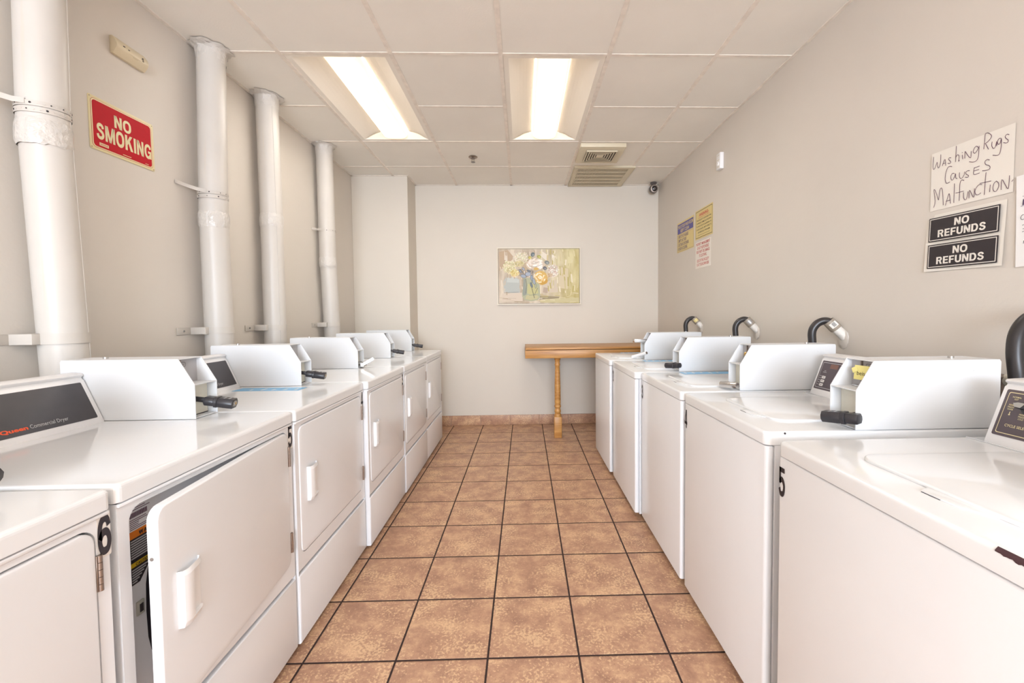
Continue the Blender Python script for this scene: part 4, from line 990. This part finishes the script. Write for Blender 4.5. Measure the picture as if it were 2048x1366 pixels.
# leaves and buds
for x, y, a, b_, ang, c in ((725, 668, 42, 30, -10, (170, 178, 192)), (655, 700, 40, 24, 15, (160, 170, 186)), (780, 725, 40, 17, 85, (150, 160, 176)), (815, 780, 46, 20, 80, (164, 172, 180)), (775, 835, 40, 15, 70, (120, 130, 134)), (655, 590, 26, 14, 50, (170, 174, 184)), (610, 625, 26, 12, 50, (150, 156, 168)), (840, 850, 34, 12, 90, (176, 180, 150)), (740, 620, 30, 12, 20, (120, 124, 128))):
    dab(ell(x, y, a + 4, b_ + 4, ang, 12, .05), (84, 88, 96)); dab(ell(x, y, a, b_, ang, 12, .05), c)
for x, y, a, b_, c in ((800, 372, 30, 36, (106, 116, 118)), (1015, 495, 40, 30, (128, 132, 128)), (982, 580, 32, 28, (110, 110, 112)), (895, 405, 34, 24, (172, 168, 92)), (755, 420, 26, 24, (190, 178, 96))):
    dab(ell(x, y, a, b_, 20, 12), c); dab(ell(x + 6, y + 6, a * .45, b_ * .45, 20, 9), tuple(min(255, v + 40) for v in c))
stem([(1270, 560), (1345, 590), (1345, 680)], 3, (176, 160, 110)); stem([(360, 950), (480, 945), (580, 940)], 4, (110, 104, 96)); stem([(1310, 1020), (1370, 1000), (1390, 940)], 3, (240, 230, 200))
cv.build('canvas', r)

# folding table
TY0, TZ = 4.315, .925
r = thing('side_table', 'honey coloured wooden table against the back wall', 'table', (.03, TY0, 0))
TL = XR - .03 - .004; TD = YB - .016 - TY0
mb = MB(); mb.box(.004, TL, -.004, TD, TZ - .022, TZ, wood, .003); mb.build('tabletop', r)
mb = MB(); mb.box(0, TL, .003, .02, TZ - .108, TZ - .0265, wood, .002); mb.box(0, .02, .02, TD, TZ - .108, TZ - .0265, wood, .002); mb.build('apron', r)
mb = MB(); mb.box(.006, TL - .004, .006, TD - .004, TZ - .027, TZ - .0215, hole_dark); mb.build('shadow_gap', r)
lx = .357 - .03
lb_ = MB(); sq = .0385
lb_.box(lx - sq, lx + sq, .005, .005 + 2 * sq, 0.0, .216, wood, .004)
lb_.lathe([(.034, .212), (.036, .222), (.036, .236), (.028, .246), (.030, .256), (.034, .268), (.031, .285), (.025, .302), (.034, .314), (.034, .329), (.028, .338), (.031, .356), (.030, .53), (.026, .667), (.024, .734), (.029, .741), (.029, .750), (.024, .762), (.026, .790), (.033, .803), (.029, .809), (.037, .815), (.037, .818)], wood, Matrix.Translation((lx, .005 + sq, 0)), 32)
lb_.build('leg', r)

# ================================================================ MACHINES
MESH = {}
def part(name, key, fn, parent, label=None, mtx=None):
    """One part object; machines of a kind share mesh data."""
    if key not in MESH: MESH[key] = fn().mesh(name)
    return link(name, MESH[key], parent, mtx, label)

def slope_frame(u0, y0, z0, y1, z1):
    """Plane of a tilted control panel: x to the right, y up the slope."""
    return frame((u0, y0, z0), (1, 0, 0), (0, y1 - y0, z1 - z0))

# ---- coin box (local to the machine: u across, y depth, z up)
def coin_box(r, key, u0, u1, yf, zb, zt, lock, note=False, tray=False):
    yb, zs, ys = yf + .440, zb + .118, yf + .052
    w = .003
    def shell():
        mb = MB()
        side = [(yf, zb), (yf, zs), (ys, zt)] + [(yb - .006, zt), (yb, zt - .006)] + [(yb, zb)]
        for a in (u0, u1 - w): mb.prism(side, box_white, a, a + w, 'yz')
        mb.box(u0 + w, u1 - w, ys, yb, zt - w, zt - .0004, box_white)             # lid
        mb.box(u0 + w, u1 - w, yb - w, yb - .0005, zb, zt - w, box_white)         # back
        mb.box(u0 + w, u1 - w, yf + .0005, yf + .075, zs - w, zs, box_white)       # shelf
        mb.box(u0 + w, u1 - w, yf + .004, yf + .05, zb, zb + .004, box_white)      # sill
        # embossed slot near the back of both sides
        for a, b in ((u0 - .0012, u0), (u1, u1 + .0012)):
            mb.prism(rr(yb - .085, yb - .045, zt - .034, zt - .028, .0028, 3), box_white, a, b, 'yz')
        return mb
    b = part('coin_box', key + '_box', shell, r)
    def plate():
        mb = MB(); mb.box(u0 + w, u1 - w, yf + .068, yf + .072, zs, zt - w, grey_plate)
        return mb
    pl = part('coin_slot_plate', key + '_plate', plate, b)
    def price():
        mb = MB(); F = frame(((u0 + u1) / 2, yf + .068, zs), (1, 0, 0), (0, 0, 1))
        s_ = -1 if key == 'd' else 1
        uc = -.018 if key == 'd' else .022
        pts = rr(uc - .017, uc + .017, .056, .073, .006, 3)
        mb.ring(pts, [(uc + (p[0] - uc) * .93, .0645 + (p[1] - .0645) * .88) for p in pts], ink_black, 'xy', .0006, 0, F)
        put_text(mb, '25¢', ink_black, uc, .060, .008, .015, .01, base=F)
        return mb
    part('price_mark', key + '_price', price, pl)
    def slide():
        mb = MB(); uc = (u0 + u1) / 2 - (.0 if key == 'd' else .008)
        if key == 'd': uc -= .030
        mb.box(uc - .002, uc + .002, yf + .062, yf + .068, zs + .004, zt - .006, hinge_metal)
        mb.lathe([(.0, .0), (.010, .001), (.011, .005), (.006, .009), (.0, .0095)], brass, frame((uc - .006, yf + .064, zs + .040), (1, 0, 0), (0, 0, 1)), 16)
        mb.box(uc - .020, uc + .018, yf + .050, yf + .066, zs + .0005, zs + .006, chrome, .001)
        return mb
    part('coin_slide', key + '_slide', slide, b)
    def vault():
        mb = MB(); mb.box(u0 + w + .001, u1 - w - .001, yf + .034, yf + .037, zb + .007, zs - w - .001, cream_metal)
        mb.box(u0 + w + .001, u1 - w - .001, yf + .0335, yf + .036, zb + .0005, zb + .007, hole_dark)
        return mb
    part('vault_door', key + '_vault', vault, b)
    def stud():
        mb = MB(); um = (u0 + u1) / 2
        mb.cyl((um, yb - .10, zt), (um, yb - .10, zt + .006), .008, chrome); mb.cyl((um, yb, zt - .030), (um, yb + .012, zt - .030), .006, chrome)
        mb.lathe([(.006, 0), (.007, .004), (0, .008)], chrome, frame((um, yb + .008, zt - .03), (1, 0, 0), (0, 0, 1)) @ Matrix.Rotation(math.pi, 4, 'X'), 12)
        return mb
    part('top_lock', key + '_stud', stud, b)
    um = (u0 + u1) / 2
    if lock == 'black':
        d = key == 'd'
        if d: p0, p1 = Vector((u0 + .042, yf - .006, zb + .056)), Vector((u0 + .058, yf - .094, zb + .040))
        else: p0, p1 = Vector((u1 + .020, yf - .004, zb + .038)), Vector((u0 + .048, yf - .054, zb + .030))
        ax = (p1 - p0).normalized(); L_ = (p1 - p0).length
        sx = ax.cross(Vector((0, 0, 1))).normalized(); F = Matrix(((sx.x, 0, ax.x, p0.x), (sx.y, 0, ax.y, p0.y), (sx.z, 1, ax.z, p0.z), (0, 0, 0, 1)))
        F = Matrix.Translation(p0) @ Matrix((( sx.x, ax.cross(sx).x, ax.x, 0), (sx.y, ax.cross(sx).y, ax.y, 0), (sx.z, ax.cross(sx).z, ax.z, 0), (0, 0, 0, 1)))
        def body():
            mb = MB(); a_, b_ = .0240, .0165
            oct_ = [(a_ * .62, -b_), (a_, -b_ * .35), (a_, b_ * .35), (a_ * .62, b_), (-a_ * .62, b_), (-a_, b_ * .35), (-a_, -b_ * .35), (-a_ * .62, -b_)]
            oc2 = [(p[0] * .92, p[1] * .90) for p in oct_]
            mb.prism(oct_, black_plastic, L_, L_ * .46, 'xy', .002, 2, F, True)
            mb.prism([(p[0] * 1.05, p[1] * 1.08) for p in oct_], black_plastic, L_ * .465, L_ * .34, 'xy', .0012, 1, F, True)
            mb.prism(oc2, black_plastic, L_ * .36, 0, 'xy', .003, 2, F, True)
            if d: mb.prism([(p[0] * .34 - .004, p[1] * .5) for p in oct_], black_plastic, .004, -.040, 'xy', .001, 1, F)
            if not d:
                mb.cyl(F @ Vector((.004, .0, L_ * .42)), (um + .01, yf + .034, zb + .036), .008, black_plastic)
            return mb
        k = part('vault_lock', key + '_lockb', body, b)
        def key_face():
            mb = MB(); e = L_ + .0006
            mb.prism([(-.014 + .0, .0)] + [(.014 * math.cos(t) * 1.05, .0100 * math.sin(t)) for t in [math.pi * 2 * i / 20 for i in range(20)]][1:], steel, e, L_ - .001, 'xy', 0, 1, F)
            mb.cyl(F @ Vector((-.006, 0, L_ - .001)), F @ Vector((-.006, 0, L_ + .0014)), .0045, brass)
            mb.cyl(F @ Vector((.007, 0, L_ - .001)), F @ Vector((.007, 0, L_ + .0014)), .003, chrome)
            return mb
        part('key_face', key + '_lockf', key_face, k)
        def marks():
            mb = MB(); T = F @ frame((0, -.0156 if True else 0, 0), (1, 0, 0), (0, 0, 1))
            s_ = 1 if (F.to_3x3() @ Vector((0, 1, 0))).z > 0 else -1
            for k_ in range(2):
                for q in range(3):
                    zz = L_ * (.62 + .17 * k_); xx = -.010 + .0075 * q
                    mb.box(xx, xx + .0055, s_ * .0164, s_ * .0168, zz, zz + .0045, label_grey, 0, 1, F)
            return mb
        part('lock_marking', key + '_lockm', marks, k)
    elif lock == 'silver':
        def body():
            mb = MB()
            if key == 'd':
                F = Matrix.Translation((u0 + .062, yf - .030, zb + .034)) @ Matrix.Rotation(math.radians(-30), 4, 'X') @ Matrix.Rotation(math.radians(12), 4, 'Z')
                mb.box(-.030, .030, -.055, .035, -.004, .004, steel, .0015, 1, F); mb.box(-.030, -.024, -.055, .035, -.014, .004, chrome, .001, 1, F); mb.box(.024, .030, -.055, .035, -.014, .004, chrome, .001, 1, F)
                mb.box(-.030, .030, -.057, -.050, -.014, .004, chrome, .001, 1, F)
                mb.cyl((u0 + .04, yf + .036, zb + .03), (u0 + .045, yf - .01, zb + .03), .013, chrome)
                mb.box(u0 + .02, u0 + .085, yf - .028, yf + .03, zb + .006, zb + .016, chrome, .002)
            else:
                F = Matrix.Translation((u0 + .062, yf - .036, zb + .020)) @ Matrix.Rotation(math.radians(18), 4, 'Z') @ Matrix.Rotation(math.radians(-6), 4, 'Y')
                for yy, x0_, x1_ in ((-.014, -.022, .076), (.013, -.052, .034)):
                    oc = [(yy + .013 * math.cos(t), .014 * math.sin(t)) for t in [math.pi / 8 + math.pi / 4 * i for i in range(8)]]
                    mb.prism(oc, chrome, x0_, x1_, 'yz', .002, 2, F, True)
                mb.cyl(F @ Vector((-.016, .012, 0)), F @ Vector((-.016, .04, 0)), .007, chrome)
                mb.cyl(F @ Vector((-.034, -.004, 0)), F @ Vector((-.024, -.004, 0)), .008, steel)
            return mb
        part('vault_lock', key + '_locks', body, b)
    elif lock == 'rod':
        def body():
            mb = MB(); mb.cyl((u0 + .018, yf - .070, zb + .012), (u1 + .012, yf + .012, zb + .052), .0125, plastic_white, n=20); mb.cyl((u1 + .0115, yf + .0115, zb + .0518), (u1 + .015, yf + .014, zb + .0532), .010, hinge_metal, n=16)
            return mb
        part('vault_lock', key + '_lockr', body, b)
    if tray:
        def tr_():
            mb = MB(); z_ = zs + .012
            mb.box(u0 + .030, u0 + .085, yf - .062, yf + .060, z_ + .018, z_ + .024, chrome, .001); mb.box(u0 + .030, u0 + .034, yf - .062, yf + .060, z_, z_ + .022, chrome, .001); mb.box(u0 + .081, u0 + .085, yf - .062, yf + .06, z_, z_ + .022, steel, .001)
            mb.box(u0 + .028, u0 + .087, yf - .070, yf - .061, z_ - .002, z_ + .027, chrome, .002)
            return mb
        part('coin_tray', key + '_tray', tr_, b)
    if note:
        mb = MB(); F = frame((um + .010, yf + .052, zs + .046), (1, .15, 0), (0, .1, 1))
        mb.box(-.026, .030, -.022, .022, -.0004, .0004, note_yellow, 0, 1, F)
        mb.box(-.026, -.008, .010, .026, .002, .0026, note_yellow, 0, 1, F @ Matrix.Rotation(.5, 4, 'Z'))
        nn = mb.build('yellow_note', b)
        mb = MB(); put_text(mb, 'beis', ink_black, -.003, -.008, .012, .026, 0, base=F, lift=.0008); mb.build('handwriting', nn)

# ---- dryers
DW, DD, DT = .689, .711, .912
def dryer(label, y1, xf, number=None, lock='black', door_deg=0.0, blue=False):
    y0 = y1 - DW
    r = thing('commercial_dryer', label, 'dryer', (xf, y0, 0), math.radians(90), 'row of white dryers')
    door_o = rr(.031, .658, .352, .848, .032)
    def cab():
        mb = MB()
        mb.ring([(.004, .298), (DW - .004, .298), (DW - .004, .869), (.004, .869)], door_o, enamel_side, 'xz', .006, .035)
        for a in (.004, DW - .005): mb.box(a, a + .001, .006, DD, .03, .869, enamel_side)
        mb.box(.004, DW - .004, DD - .002, DD, .03, .869, enamel_side)
        mb.box(.004, DW - .004, .03, DD, .030, .034, enamel_side)
        mb.box(.004, DW - .004, .030, .034, .030, .352, enamel_side)
        # rolled upper edge of the front
        mb.box(.004, DW - .004, .0005, .010, .860, .8685, enamel_side, .003, 3)
        return mb
    part('cabinet', 'd_cab', cab, r)
    def kick():
        mb = MB(); mb.prism([(.004, .022), (DW - .004, .022), (DW - .004, .284), (.004, .284)], enamel_side, .003, .03, 'xz', .007, 3); return mb
    part('lower_panel', 'd_kick', kick, r)
    def top():
        mb = MB(); mb.prism(rr(0, DW, 0, DD, .012, 4), enamel, DT, .872, 'xy', .010, 4, None, False, True); return mb
    w = part('worktop', 'd_top', top, r)
    for p in w.data.polygons: p.use_smooth = False
    for k, (a, b) in enumerate(((.06, .06), (DW - .06, .06), (.06, DD - .06), (DW - .06, DD - .06))):
        def foot(): 
            mb = MB(); mb.cyl((0, 0, 0), (0, 0, .031), .018, black_rubber); return mb
        part('foot', 'd_foot', foot, r, None, Matrix.Translation((a, b, 0)))
    # door, hinged on its right edge
    hx, hy = .6605, .004
    piv = Matrix.Translation((hx, hy, 0)) @ Matrix.Rotation(math.radians(door_deg), 4, 'Z') @ Matrix.Translation((-hx, -hy, 0))
    def slab():
        mb = MB(); mb.prism(rr(.0295, .6545, .356, .844, .029), enamel_side, .0025, .0235, 'xz', .004, 3); return mb
    dr = part('door', 'd_door', slab, r, None, piv)
    def handle():
        mb = MB()
        x0, x1, z0, z1 = .080, .153, .540, .674
        sec = [(x0, .0025), (x0 + .003, -.012), (x0 + .016, -.017), (x0 + .032, -.015), (x0 + .036, -.002), (x1, -.0015), (x1, .0025)]
        mb.raw([(p[0], p[1], z) for z in (z0 + .012, z1 - .012) for p in sec], [(k, k + 1, 8 + k, 7 + k) for k in range(6)], plastic_white)
        for zz, zo in ((z0 + .012, z0), (z1 - .012, z1)):
            full = [(x0, .0025), (x0 + .003, -.012), (x0 + .016, -.017), (x0 + .034, -.0155), (x1 - .012, -.012), (x1, -.006), (x1, .0025)]
            edge = [(p[0], min(.0025, p[1] + .004)) for p in full]
            mb.raw([(p[0], p[1], zz) for p in full] + [(p[0], p[1], zo) for p in edge], [(k, k + 1, 8 + k, 7 + k) for k in range(6)], plastic_white)
            mb.raw([(p[0], p[1], zz) for p in full], [tuple(range(7))], plastic_white)
        return mb
    part('handle', 'd_handle', handle, dr)
    if door_deg:
        def screws():
            mb = MB()
            for zz in (.735, .44): mb.cyl((.0305, .016, zz), (.0288, .016, zz), .0042, chrome, n=12)
            return mb
        part('edge_screws', 'd_screws', screws, dr)
    for zz in (.752, .434):
        def hinge():
            mb = MB(); mb.box(-.0065, .0065, .0010, .0058, -.036, .036, hinge_metal, .0006, 1)
            for k in range(5): mb.cyl((.0, .001, -.036 + .0146 * k), (.0, .001, -.036 + .0146 * k + .0136), .0044, hinge_metal, n=14)
            return mb
        part('hinge', 'd_hinge', hinge, r, 'brass-toned hinge', Matrix.Translation((hx - .001, 0, zz)))
    # control panel
    pw0, pw1 = .022, DW - .112
    def panel():
        prof = [(.5665, DT), (.568, .917), (.6275, 1.0535), (.633, 1.058), (.635, 1.063), (.630, 1.067), (.629, 1.072), (.634, 1.077), (.66, 1.080), (.703, 1.068), (.708, DT)]
        mb = MB(); mb.prism(prof, plastic_white, pw0, pw1, 'yz', .0025, 2, None, True); return mb
    cp = part('control_panel', 'd_panel', panel, r)
    SF = slope_frame((pw0 + pw1) / 2, .568, .917, .6275, 1.0535)
    def face():
        hw = (pw1 - pw0) / 2 - .016
        mb = MB(); mb.prism(rr(-hw, hw, .014, .142, .004, 3), panel_dark, .0012, 0, 'xy', 0, 1, SF); return mb
    fp = part('faceplate', 'd_face', face, cp, 'charcoal faceplate')
    def words():
        mb = MB(); put_text(mb, 'Speed Queen', ink_orange, -.070, .0265, .0115, .134, .040, 'L', SF, .0018)
        put_text(mb, 'Commercial Dryer', label_grey, .0695, .027, .0115, .105, .004, 'L', SF, .0018)
        return mb
    part('lettering', 'd_words', words, fp)
    coin_box(r, 'd', DW - .108, DW, .268, DT + .0015, 1.119, lock)
    if number:
        mb = MB(); F = frame((.6755, .0058, .822), (1, 0, 0), (0, 0, 1))
        mb.prism(rr(-.0145, .0135, -.046, .046, .003, 2), sticker, .0004, 0, 'xy', 0, 1, F)
        st = mb.build('number_sticker', r)
        mb = MB(); block_text(mb, number, ink_black, .0, -.040, .080, .0285, F, .0010); mb.build('numeral', st)
    if blue:
        blue_strip(r, .448, .532, .215, .525, DT)
    if door_deg:
        def inner():
            mb = MB()
            drum_o = []
            for k in range(40):
                t_ = 2 * math.pi * k / 40; c_, s_ = math.cos(t_), math.sin(t_)
                drum_o.append((.375 + .277 * abs(c_) ** .65 * (1 if c_ > 0 else -1), .575 + .212 * abs(s_) ** .65 * (1 if s_ > 0 else -1)))
            mb.ring(rr(.030, .659, .351, .849, .032), drum_o, well_grey, 'xz', .037, .012)
            return mb
        ip = part('inner_panel', 'd_inner', inner, r)
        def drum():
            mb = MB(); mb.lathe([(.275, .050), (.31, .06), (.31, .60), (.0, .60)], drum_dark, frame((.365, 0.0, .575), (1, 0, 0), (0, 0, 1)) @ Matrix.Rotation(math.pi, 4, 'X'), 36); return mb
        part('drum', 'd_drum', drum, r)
        def seal():
            mb = MB(); pts = []
            for k in range(41):
                t_ = 2 * math.pi * k / 40; c_, s_ = math.cos(t_), math.sin(t_)
                pts.append((.375 + .272 * abs(c_) ** .65 * (1 if c_ > 0 else -1), .056, .575 + .207 * abs(s_) ** .65 * (1 if s_ > 0 else -1)))
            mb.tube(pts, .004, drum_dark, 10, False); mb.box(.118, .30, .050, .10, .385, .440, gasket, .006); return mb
        part('drum_seal', 'd_seal', seal, r)
        def latch():
            mb = MB(); mb.box(.072, .090, .0325, .0375, .580, .612, gasket, .001); mb.box(.077, .086, .0318, .0326, .586, .605, hole_dark); return mb
        part('latch', 'd_latch', latch, ip)
        def datalabel():
            mb = MB(); mb.box(.032, .150, .0362, .0369, .778, .838, label_light)
            rnd = random.Random(2)
            for k in range(6): mb.box(.066, .066 + .02 + .03 * rnd.random(), .0357, .0363, .781 + .0042 * k, .7825 + .0042 * k, ink_violet)
            x = .066
            while x < .112:
                w_ = .0012 + .002 * rnd.random(); mb.box(x, x + w_, .0357, .0363, .808, .819, ink_violet); x += w_ + .0012
            for k in range(3): mb.box(.070, .118 - .012 * k, .0357, .0363, .8235 + .0045 * k, .825 + .0045 * k, ink_violet)
            return mb
        part('data_label', 'd_dlabel', datalabel, ip)
        def warnlabel():
            mb = MB(); F = frame((.026, .0357, .640), (1, 0, 0), (0, 0, 1))
            mb.box(.032, .150, .0362, .0369, .760, .777, label_orange); mb.box(.032, .150, .0362, .0369, .708, .760, ink_black)
            mb.prism([(.032, .655), (.085, .655), (.121, .697), (.125, .708), (.032, .708)], ink_black, .0362, .0369, 'xz')
            mb.box(.032, .118, .0357, .0363, .695, .705, label_amber)
            block_text(mb, 'WARNING', ink_black, .060, .1235, .009, .062, F, .0009, align='L')
            block_text(mb, 'CAUTION', ink_black, .049, .0566, .0068, .036, F, .0009, align='L')
            rnd = random.Random(5)
            for k in range(8): mb.box(.066, .105 + .03 * rnd.random(), .0357, .0363, .714 + .0056 * k, .7168 + .0056 * k, label_grey)
            for k in range(6): mb.box(.066, .078 + .006 * k, .0357, .0363, .659 + .0056 * k, .6618 + .0056 * k, label_grey)
            return mb
        part('warning_label', 'd_wlabel', warnlabel, ip)
    return r

def blue_strip(r, u0, u1, y0, y1, z):
    mb = MB(); mb.box(u0, u1, y0, y1, z + .0002, z + .0009, sticker_blue)
    rnd = random.Random(9)
    for k in range(5):
        a = y0 + .02 + (y1 - y0 - .05) * k / 5
        mb.box(u0 + .012, u0 + .012 + (u1 - u0 - .03) * (.5 + .5 * rnd.random()), a, a + .010, z + .0009, z + .0011, ink_white)
    mb.build('blue_sticker', r)

dryer('white dryer numbered 6, closest on the left and cut by the photo edge', .892, -.845, '6')
dryer('white dryer whose door hangs ajar, numbered 5', 1.595, -.848, '5', door_deg=5.0)
dryer('white dryer numbered 4, with a light blue sticker on its top', 2.287, -.842, '4', blue=True)
dryer('white dryer numbered 3, with a silver lock on its coin box', 2.978, -.820, '3', lock='silver')
dryer('white dryer second from the back wall, with a black lock', 3.670, -.815)
dryer('white dryer at the far end of the row, next to the corner chase', 4.362, -.818)

# ---- washers
WW, WD, WT = .641, .711, .9055
def washer(label, y1, xf, number=None, lock='black', style='keys', blue=False, note=False, tray=False, chip=False):
    r = thing('washing_machine', label, 'washing machine', (xf, y1, 0), math.radians(-90), 'row of white washing machines')
    def cab():
        mb = MB(); mb.box(.0035, WW - .0035, .0294, WD - .01, .030, .864, enamel_side, .001, 1); return mb
    part('cabinet', 'w_cab', cab, r)
    def front():
        mb = MB(); mb.prism(rr(.003, WW - .003, .002, .0292, .010, 4), enamel_side, .8625, .040, 'xy', .005, 3)
        return mb
    part('front_panel', 'w_front', front, r)
    def top():
        mb = MB(); mb.prism(rr(0, WW, 0, WD, .020, 5), enamel, WT, .866, 'xy', .009, 4); return mb
    part('worktop', 'w_top', top, r)
    for a, b in ((.06, .09), (WW - .06, .09), (.06, WD - .07), (WW - .06, WD - .07)):
        def foot():
            mb = MB(); mb.cyl((0, 0, 0), (0, 0, .031), .018, black_rubber); return mb
        part('foot', 'w_foot', foot, r, None, Matrix.Translation((a, b, 0)))
    def lid():
        mb = MB(); mb.prism(rr(.150, .532, .100, .512, .045, 8), enamel, WT + .0075, WT + .0004, 'xy', .004, 3)
        mb.prism([(.335, .102), (.352, .072), (.425, .072), (.470, .102)], enamel, WT + .0030, WT + .0004, 'xy', .002, 2)
        return mb
    ld = part('lid', 'w_lid', lid, r)
    def lip():
        mb = MB(); mb.box(.354, .392, .0706, .0716, WT + .0002, WT + .0012, hole_dark); return mb
    part('finger_gap', 'w_lip', lip, ld)
    def crease():
        mb = MB(); mb.box(.006, WW - .006, .53, .534, WT - .0002, WT + .0022, enamel, .0008, 1); return mb
    part('rear_ridge', 'w_ridge', crease, r)
    pw0, pw1 = .045, WW - .112
    def panel():
        prof = [(.5385, WT), (.5405, .914), (.5915, 1.0545), (.597, 1.058), (.599, 1.062), (.593, 1.066), (.592, 1.070), (.597, 1.0745), (.65, 1.077), (.695, 1.063), (.700, WT)]
        mb = MB(); mb.prism(prof, plastic_white, pw0, pw1, 'yz', .003, 2, None, True); return mb
    cp = part('control_panel', 'w_panel', panel, r)
    SF = slope_frame(pw0, .5405, .914, .5915, 1.0545)
    def face():
        x1_ = pw1 - pw0 - .014
        mb = MB(); mb.prism(rr(.012, x1_, .017, .143, .004, 3), panel_plum, .0012, 0, 'xy', 0, 1, SF)
        return mb
    fp = part('faceplate', 'w_face', face, cp, 'plum faceplate')
    if style == 'knob':
        mb = MB()
        pts = rr(.019, .118, .024, .136, .004, 3)
        cx, cy = .0685, .080
        mb.ring(pts, [(cx + (p[0] - cx) * .972, cy + (p[1] - cy) * .966) for p in pts], sign_cream, 'xy', .0016, 0, SF)
        put_text(mb, 'CYCLE SELECTOR', sign_cream, .068, .044, .0068, .066, .014, base=SF, lift=.0018)
        for tx, x, y, w_ in (('NORMAL', .040, .122, .020), ('HOT', .040, .116, .009), ('NORMAL', .078, .128, .020), ('WARM', .078, .122, .014), ('PERM', .034, .100, .012), ('PRESS', .034, .094, .014), ('WARM', .034, .088, .013), ('PERM', .064, .079, .013), ('PRESS', .064, .073, .014), ('COLD', .064, .067, .012)):
            put_text(mb, tx, sign_cream, x, y, .0042, w_, .008, base=SF, lift=.0018)
        for x, y in ((.036, .076), (.077, .068)):
            mb.box(x - .0008, x + .0008, y, y + .008, .0015, .0018, sign_cream, 0, 1, SF); mb.cyl(SF @ Vector((x, y, .0014)), SF @ Vector((x, y, .0019)), .002, sign_cream, n=10)
        mb.build('lettering', fp)
        mb = MB(); K = SF @ Matrix.Translation((.078, .102, .001))
        mb.lathe([(.021, 0), (.0205, .006), (.018, .008), (.018, .009)], black_plastic, K, 28)
        mb.prism([(-.027, .006), (-.020, -.008), (-.006, -.008), (.020, -.006), (.020, .006), (.0, .008)], black_plastic, .020, .008, 'xy', .001, 1, K)
        kn = mb.build('selector_knob', fp)
        mb = MB(); mb.prism([(-.026, .003), (-.021, -.006), (-.008, -.007), (.0, .006), (-.016, .0065)], steel, .0208, .0199, 'xy', 0, 1, K); mb.build('pointer', kn)
    else:
        def keys():
            mb = MB()
            pts = rr(.019, .140, .024, .136, .003, 3); cx, cy = .0795, .080
            mb.ring(pts, [(cx + (p[0] - cx) * .975, cy + (p[1] - cy) * .962) for p in pts], label_grey, 'xy', .0016, 0, SF)
            for k in range(5): mb.box(.024 + .002 * (k % 2), .036, .0365 + .0095 * k, .0385 + .0095 * k, .0015, .0018, label_grey, 0, 1, SF)
            mb.box(.036, .056, .092, .094, .0015, .0018, label_grey, 0, 1, SF); mb.box(.041, .051, .098, .100, .0015, .0018, label_grey, 0, 1, SF)
            return mb
        part('lettering', 'w_keytext', keys, fp)
        for k in range(3):
            def btn():
                mb = MB(); mb.prism(rr(0, .020, 0, .0115, .002, 2), ink_white, .0030, .0010, 'xy', .0006, 1, SF)
                mb.box(.004, .015, .005, .007, .0030, .0033, ink_violet, 0, 1, SF); return mb
            q = Matrix.Translation(SF.to_3x3() @ Vector((.040, .032 + .0165 * k, 0)))
            part('button', 'w_btn', btn, fp, None, q)
        def disp():
            mb = MB(); mb.box(.066, .110, .112, .131, .0012, .0017, display_red, 0, 1, SF); return mb
        part('display', 'w_disp', disp, fp)
    if note:
        mb = MB(); mb.cyl((WW - .001, 0.0572, 0.9007), (WW + .0006, 0.0572, 0.9007), .0032, hole_dark, n=12); mb.build('screw_hole', r)
    coin_box(r, 'w', WW - .108, WW, .270, WT + .0015, 1.112, lock, note, tray)
    if number:
        mb = MB(); F = frame((.020, .0018, .795), (1, 0, 0), (0, 0, 1))
        block_text(mb, number, ink_black, .0, -.040, .080, .029, F, .0006); mb.build('numeral', r)
    if blue: blue_strip(r, .010, .098, .225, .520, WT)
    if chip:
        mb = MB(); rnd = random.Random(4); n = 22; v = []
        for k in range(n + 1):
            u = .548 + .085 * k / n; top_ = WT - .0015 - .0012 * rnd.random(); v += [(u, -.0004, top_ - .0050 - .0035 * rnd.random() * math.sin(math.pi * k / n)), (u, -.0004, top_ - .003), (u, .0045, WT + .0004)]
        mb.raw(v, [(3 * k + j, 3 * k + 3 + j, 3 * k + 4 + j, 3 * k + 1 + j) for k in range(n) for j in (0, 1)], rust)
        mb.build('rust_chip', r, None, 'dark chipped patch on the front edge')
        mb = MB()
    return r

washer('white washing machine numbered 5, closest on the right with a chipped edge', 1.157, .704, '5', style='knob', chip=True)
washer('white washing machine numbered 4, with a yellow note in its coin box', 1.875, .716, '4', note=True)
washer('white washing machine numbered 3, with a silver lock on its coin box', 2.543, .711, '3', lock='silver', blue=True)
washer('white washing machine numbered 2, with a black lock and a blue sticker', 3.206, .678, '2', blue=True)
washer('white washing machine nearest the back wall, with its coin tray pulled out', 3.892, .664, None, lock='rod', blue=True, tray=True)

bpy.context.view_layer.update()
